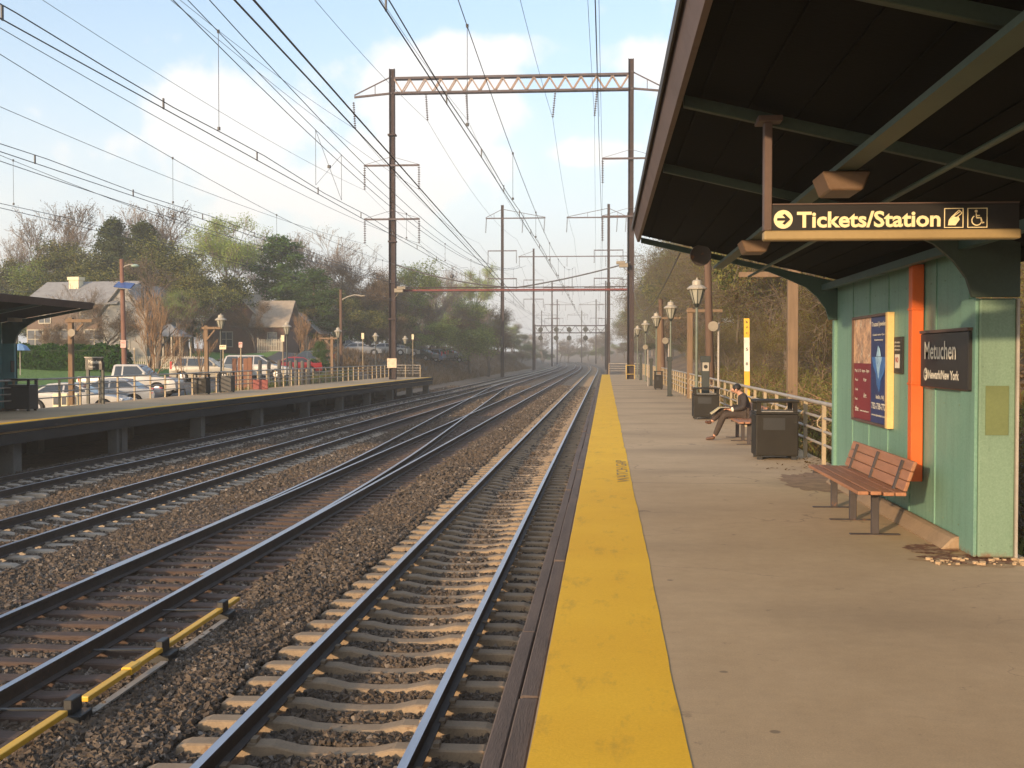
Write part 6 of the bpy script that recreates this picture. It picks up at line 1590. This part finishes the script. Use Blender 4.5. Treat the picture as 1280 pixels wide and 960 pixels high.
treep('brown', 128, 372, 96, 'half hiding the brick house roof', 1.3, 'small trees by the parking lot')
treep('bare1', 92, 352, 97, 'in front of the brick house, left of its chimney', 1.2, 'small trees by the parking lot')
treep('spring', 222, 360, 104, 'thin, beside the porch pavilion roof', 1.2, 'small trees by the parking lot')
treep('brown', 318, 372, 112, 'half hiding the cream-roofed house', 1.0, 'small trees by the parking lot')
treep('bare1', 440, 300, 152, 'tall and pale behind the reddish-brown ones', 1.2)
treep('bare1', 340, 285, 140, 'rising behind the thick evergreen crown', 1.1)
# wooded cutting on the left
kinds = ['brown', 'green', 'bare1', 'olive', 'brown', 'spring', 'bare2', 'olive']
n_ = 0
for row, dx_ in enumerate((0, 7, 15)):
    Y = 150 + row * 9
    while Y < 430:
        x = -27.5 - dx_ + float(curve_dx(Y)) + rt.uniform(-2, 2)
        if Y < 185 and row < 1: Y += 12; continue
        kd = kinds[n_ % len(kinds)]; h = rt.uniform(9, 12.5) * (1.0 if Y < 260 else .85)
        n_ += 1
        tree(kd, x, Y, h, WHAT[kd] + ' in the far wood along the left cutting', 'wood along the left cutting ' + kd, rt.uniform(1.1, 1.5)); Y += rt.uniform(13, 19) * (1 + Y / 400)
for k in range(26):
    Y = 132 + 11 * k; x = -24.5 - (k % 4) * 5.5 + float(curve_dx(Y)) + rt.uniform(-1, 1); kd = ('brown', 'olive', 'green')[k % 3]
    tree(kd, x, Y, rt.uniform(3.6, 5.5), 'low ' + WHAT[kd].replace('tree', 'thicket') + ' in the far wood along the left cutting', 'low wood along the left cutting ' + kd, 1.9)
for k in range(15):
    px = 8 + 38 * k; Y = 140 + (k % 3) * 5; x = float(at(px, 444, Y).x); kd = ('olive', 'brown', 'green')[k % 3]
    tree(kd, x, Y, rt.uniform(5, 7), 'low ' + WHAT[kd].replace('tree', 'thicket') + ' filling the gaps behind the houses', 'low thickets behind the houses ' + kd, 1.8)
for k in range(20):
    Y = 19 + 4.3 * k; x = 8.3 + rt.uniform(-.4, .8); kd = ('tangle3', 'tangle1', 'tangle2')[k % 3]
    tree(kd, x, Y, rt.uniform(3.0, 4.2), nth('thf' + kd) + ' low ' + WHAT[kd].replace('tree', 'thicket') + ' just behind the railing bushes', 'front thickets behind the railing', 1.35)
for k in range(18):
    Y = 24 + 5.2 * k; x = 13 + (k % 3) * 4; kd = ('tangle3', 'brown', 'tangle1')[k % 3]
    tree(kd, x, Y, rt.uniform(3.5, 5), nth('thk' + kd) + ' low ' + WHAT[kd].replace('tree', 'thicket') + ' under the trees behind the railing', 'low thickets behind the railing', 1.6)
for k in range(15):
    Y = 110 + 21 * k; x = 8.5 + (k % 3) * 4 + float(curve_dx(Y)); kd = ('brown', 'olive')[k % 2]
    tree(kd, x, Y, rt.uniform(4, 6), 'low ' + WHAT[kd].replace('tree', 'thicket') + ' in the far right wood', 'low thickets in the right wood ' + kd, 1.6)
for k in range(14):
    Y = 235 + 14 * k; x = -20.8 + float(curve_dx(Y)) + rt.uniform(-.8, .8); kd = ('brown', 'tangle3', 'olive')[k % 3]
    tree(kd, x, Y, rt.uniform(2.2, 3.4), 'low ' + WHAT[kd].replace('tree', 'brushwood') + ' on the slope of the left cutting', 'brushwood on the cutting slope ' + kd, 1.9)
# closing wood where the line bends
for k in range(34):
    Y = rt.uniform(430, 560); x = -75 + 92 * k / 33 + rt.uniform(-2, 2); kd = kinds[k % len(kinds)]
    tree(kd, x, Y, rt.uniform(9, 13) * (1, .55)[k % 2], WHAT[kd] + ' in the hazy wood where the tracks vanish', 'hazy wood at the vanishing point ' + kd, 1.8)
# right-hand wood
rk = ['tangle1', 'tangle2', 'tangle3', 'tangle1', 'tangle2', 'olive', 'tangle3']
n_ = 0
for row, dx_ in enumerate((0, 4.0, 9.5)):
    Y = (23, 25, 33)[row]
    while Y < 420:
        x = (9.0 if Y < 90 else 8.0) + dx_ + float(curve_dx(Y)) * .6 + rt.uniform(-.9, .9) + (2.4 if Y > 90 else 0)
        kd = rk[n_ % len(rk)] if Y < 170 else kinds[n_ % len(kinds)]; n_ += 1
        h = (rt.uniform(6.5, 8.5) if row == 0 else rt.uniform(9, 12)) * (1 if Y < 45 else 1.4)
        if Y > 100: h = rt.uniform(14, 18)
        place = 'beside the platform railing' if Y < 60 else ('behind the distant lantern lamps' if Y < 120 else 'in the far right wood past the platform')
        key = (kd, row > 0, place); q_ = nth(key) if Y < 120 else ''
        tree(kd, x, Y, h, (q_ + ' ' + WHAT[kd]).strip() + (', front row ' if row == 0 else ', deep in the wood ') + place, 'right-hand wood, %s %d %s' % key, rt.uniform(.75, .95) if Y < 60 else rt.uniform(.95, 1.15))
        Y += (rt.uniform(4.8, 7.2) if Y < 70 else rt.uniform(12, 17) * (1 + Y / 500))
# bushes behind the railing
def bush_mesh(seed, leaf, n, sz, tw):
    rs = np.random.default_rng(seed); segs = []; tips = []
    for k in range(26):
        a_ = rs.uniform(0, 6.28); d = np.array([math.cos(a_) * .6, math.sin(a_) * .6, rs.uniform(.5, 1.2)]); d /= np.linalg.norm(d)
        grow(rs, np.array([rs.normal(0, .25), rs.normal(0, .25), 0]), d, rs.uniform(.5, .9), .018, 2, 4, segs, tips, .6, -.1, (2, 3), .7, .4)
    sg = np.array([s[1:] for s in segs]); sg[:, 6:] = np.maximum(sg[:, 6:], .005); V, Fc = seg_mesh(sg, 3); tp = np.array([t[0] for t in tips])
    Vl, Fl = leaf_mesh(rs, tp, n, .12, sz); return V, Fc, Vl, Fl
BU = []
for sd, lf, bk in ((31, m_lf_olive, m_bark_t), (32, m_lf_brown, m_bark), (33, m_lf_olive, m_bark_t)):
    V, Fc, Vl, Fl = bush_mesh(sd, lf, 2200, .028, .006)
    BU.append((mesh_np('stem', V, [Fc], [bk]), mesh_np('foliage', Vl, [Fl], [lf])))
bl = ['olive thorny bush', 'dry brown bush', 'greenish bush']
for k in range(34):
    Y = 13.5 + k * 1.25 + rt.uniform(-.4, .4); x = 5.3 + rt.uniform(-.2, 1.0); j = rt.randrange(3); z = H1(x, Y) - .05
    root = empty('bush', (x, Y, z), rt.uniform(0, 6), nth('bush%d' % j) + ' ' + bl[j] + ' from the shelter, behind the near railing', 'bush', 'bushes behind the near railing ' + bl[j]); s = rt.uniform(.75, 1.25); root.scale = (s, s, s)
    link('stem', BU[j][0], root); link('foliage', BU[j][1], root)
# dry leaves and litter on the bank behind the railing, and brush on the cutting slope
def litter(n, fx_, name, mats, sz, label, kind='leaf'):
    rs = np.random.default_rng(n); x, y = fx_(rs, n); z = H(x, y) + .02
    c = np.stack([x, y, z], 1); a_ = rs.normal(size=(n, 3)) * [1, 1, .35 if kind == 'leaf' else 2.2]; a_ /= np.linalg.norm(a_, axis=1, keepdims=True); a_[:, 2] = np.abs(a_[:, 2])
    b_ = np.cross(a_, rs.normal(size=(n, 3))); b_ /= np.linalg.norm(b_, axis=1, keepdims=True); s = (sz * rs.uniform(.5, 1.4, n))[:, None]
    if kind == 'leaf': V = np.stack([c - a_ * s, c + b_ * s * .6, c + a_ * s, c - b_ * s * .6], 1)
    else: V = np.stack([c - b_ * s * .06, c + b_ * s * .06, c + a_ * s + b_ * s * .02, c + a_ * s], 1)
    me = mesh_np(name, V.reshape(-1, 3), [np.arange(n // 2 * 4).reshape(-1, 4), np.arange(n // 2 * 4, n * 4).reshape(-1, 4)], mats, [0, 1])
    return tag(link(name, me), label, name.replace('_', ' '), kind='stuff')
litter(16000, lambda r_, n: (3.7 + 7 * r_.random(n), 11 + 34 * r_.random(n) ** 1.2), 'leaf_litter', [m_lf_brown, m_lf_bud], .06, 'fallen dry leaves on the bank behind the near railing')
litter(30000, lambda r_, n: (-18 - 10 * r_.random(n), 98 + 190 * r_.random(n) ** 1.4), 'dry_brush', [m_lf_brown, m_lf_bud], .55, 'dry brown brush covering the left cutting slope', 'blade')
litter(24000, lambda r_, n: (3.8 + 5.5 * r_.random(n), 12 + 80 * r_.random(n) ** 1.3), 'dry_undergrowth', [m_lf_brown, m_lf_olive], .42, 'dry stalks and vines growing on the bank behind the near platform', 'blade')
litter(14000, lambda r_, n: (-31.3 - 12 * r_.random(n), 56 + 30 * r_.random(n)), 'lawn_grass', [m_lf_hedge, m_lf_green], .10, 'short green lawn grass before the hedge', 'blade')
litter(5000, lambda r_, n: (-19.8 - 1.6 * r_.random(n), 36 + 58 * r_.random(n)), 'lot_edge_weeds', [m_lf_brown, m_lf_green], .35, 'dry weeds between the far platform and the parking lot', 'blade')
# leaves that blew against the bin and the platform edge
rs = np.random.default_rng(9); n = 340
x = np.concatenate([rs.uniform(3.0, 3.6, 240), rs.uniform(2.3, 3.2, 100)]); y = np.concatenate([rs.uniform(16.9, 23, 240), rs.uniform(10.9, 12, 100) * 0 + rs.uniform(17, 20.2, 100)])
c = np.stack([x, y, rs.uniform(.004, .03, n)], 1); a_ = rs.normal(size=(n, 3)) * [1, 1, .25]; a_ /= np.linalg.norm(a_, axis=1, keepdims=True); b_ = np.cross(a_, [0, 0, 1.]); s = rs.uniform(.02, .045, n)[:, None]
keep = rs.random(n) < np.where(x > 3.2, 1, .35)
V = np.stack([c - a_ * s, c + b_ * s * .6, c + a_ * s, c - b_ * s * .6], 1)[keep]
tag(link('fallen_leaves', mesh_np('fallen_leaves', V.reshape(-1, 3), [np.arange(len(V) * 4).reshape(-1, 4)], [m_lf_brown])), 'dry leaves blown under the railing beside the large bin', 'leaves', kind='stuff')
# hedge
Y = 78; xa, xb = float(at(14, 444, Y).x), float(at(157, 444, Y).x)
hd = empty('hedge', ((xa + xb) / 2, Y, H1((xa + xb) / 2, Y)), 0, 'long clipped dark green hedge in front of the brick house', 'hedge'); hw = (xb - xa) / 2; hh = float(at(80, 431, Y).z) - hd.location.z
rs = np.random.default_rng(3); n = 26000
u = rs.uniform(-1, 1, n); v = rs.uniform(0, 1, n); th = rs.uniform(0, math.pi, n)
top_ = hh * (.93 + .06 * np.sin(u * 14) + .04 * np.sin(u * 37)) * np.where(np.abs(u) > .93, .8, 1)
X_ = u * hw; Y_ = np.cos(th) * 1.2; Z_ = np.clip(np.sin(th) * 1.25, 0, 1) * top_ * (rs.uniform(.85, 1.02, n)); Z_ = np.where(rs.random(n) < .4, Z_ * rs.random(n), Z_)
Vl, Fl = leaf_mesh(rs, np.stack([X_, Y_, Z_], 1), n, .05, .11); link('foliage', mesh_np('foliage', Vl, [Fl], [m_lf_hedge]), hd)
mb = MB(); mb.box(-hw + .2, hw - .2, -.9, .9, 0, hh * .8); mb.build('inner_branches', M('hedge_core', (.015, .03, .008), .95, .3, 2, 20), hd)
# blue umbrella-like tarp beside the far shelter
p = at(25, 434, 70); o = MB(); o.lathe((0, 0, 0), [(.62, -.2), (.4, .08), (.08, .22), (0, .23)], 10); z0 = H1(p.x, 70)
tp_ = empty('patio_umbrella', (p.x, 70, z0), 0, 'pale blue patio umbrella left of the hedge', 'umbrella'); o.build('canopy', M('umbrella_blue', (.16, .30, .52), .8, .1, 2, 20), tp_, (0, 0, p.z - z0)); mb = MB(); mb.tube([(0, 0, 0), (0, 0, p.z - z0 + .1)], .03, 6); mb.build('pole', m_rail_pipe, tp_)

# ------------------------------------------------------------------ haze
hz = MB(); hz.box(-950, 950, -65, 1450, -4, 60)
m, nt, out = newmat('haze_air'); v_ = nt.nodes.new('ShaderNodeVolumePrincipled'); v_.inputs['Density'].default_value = .00098; v_.inputs['Color'].default_value = (.93, .95, .93, 1); v_.inputs['Anisotropy'].default_value = .0
nt.links.new(v_.outputs[0], out.inputs['Volume'])
HAZE = True
if HAZE: tag(hz.build('haze', m), 'thin pale haze in the air', 'haze', kind='stuff')
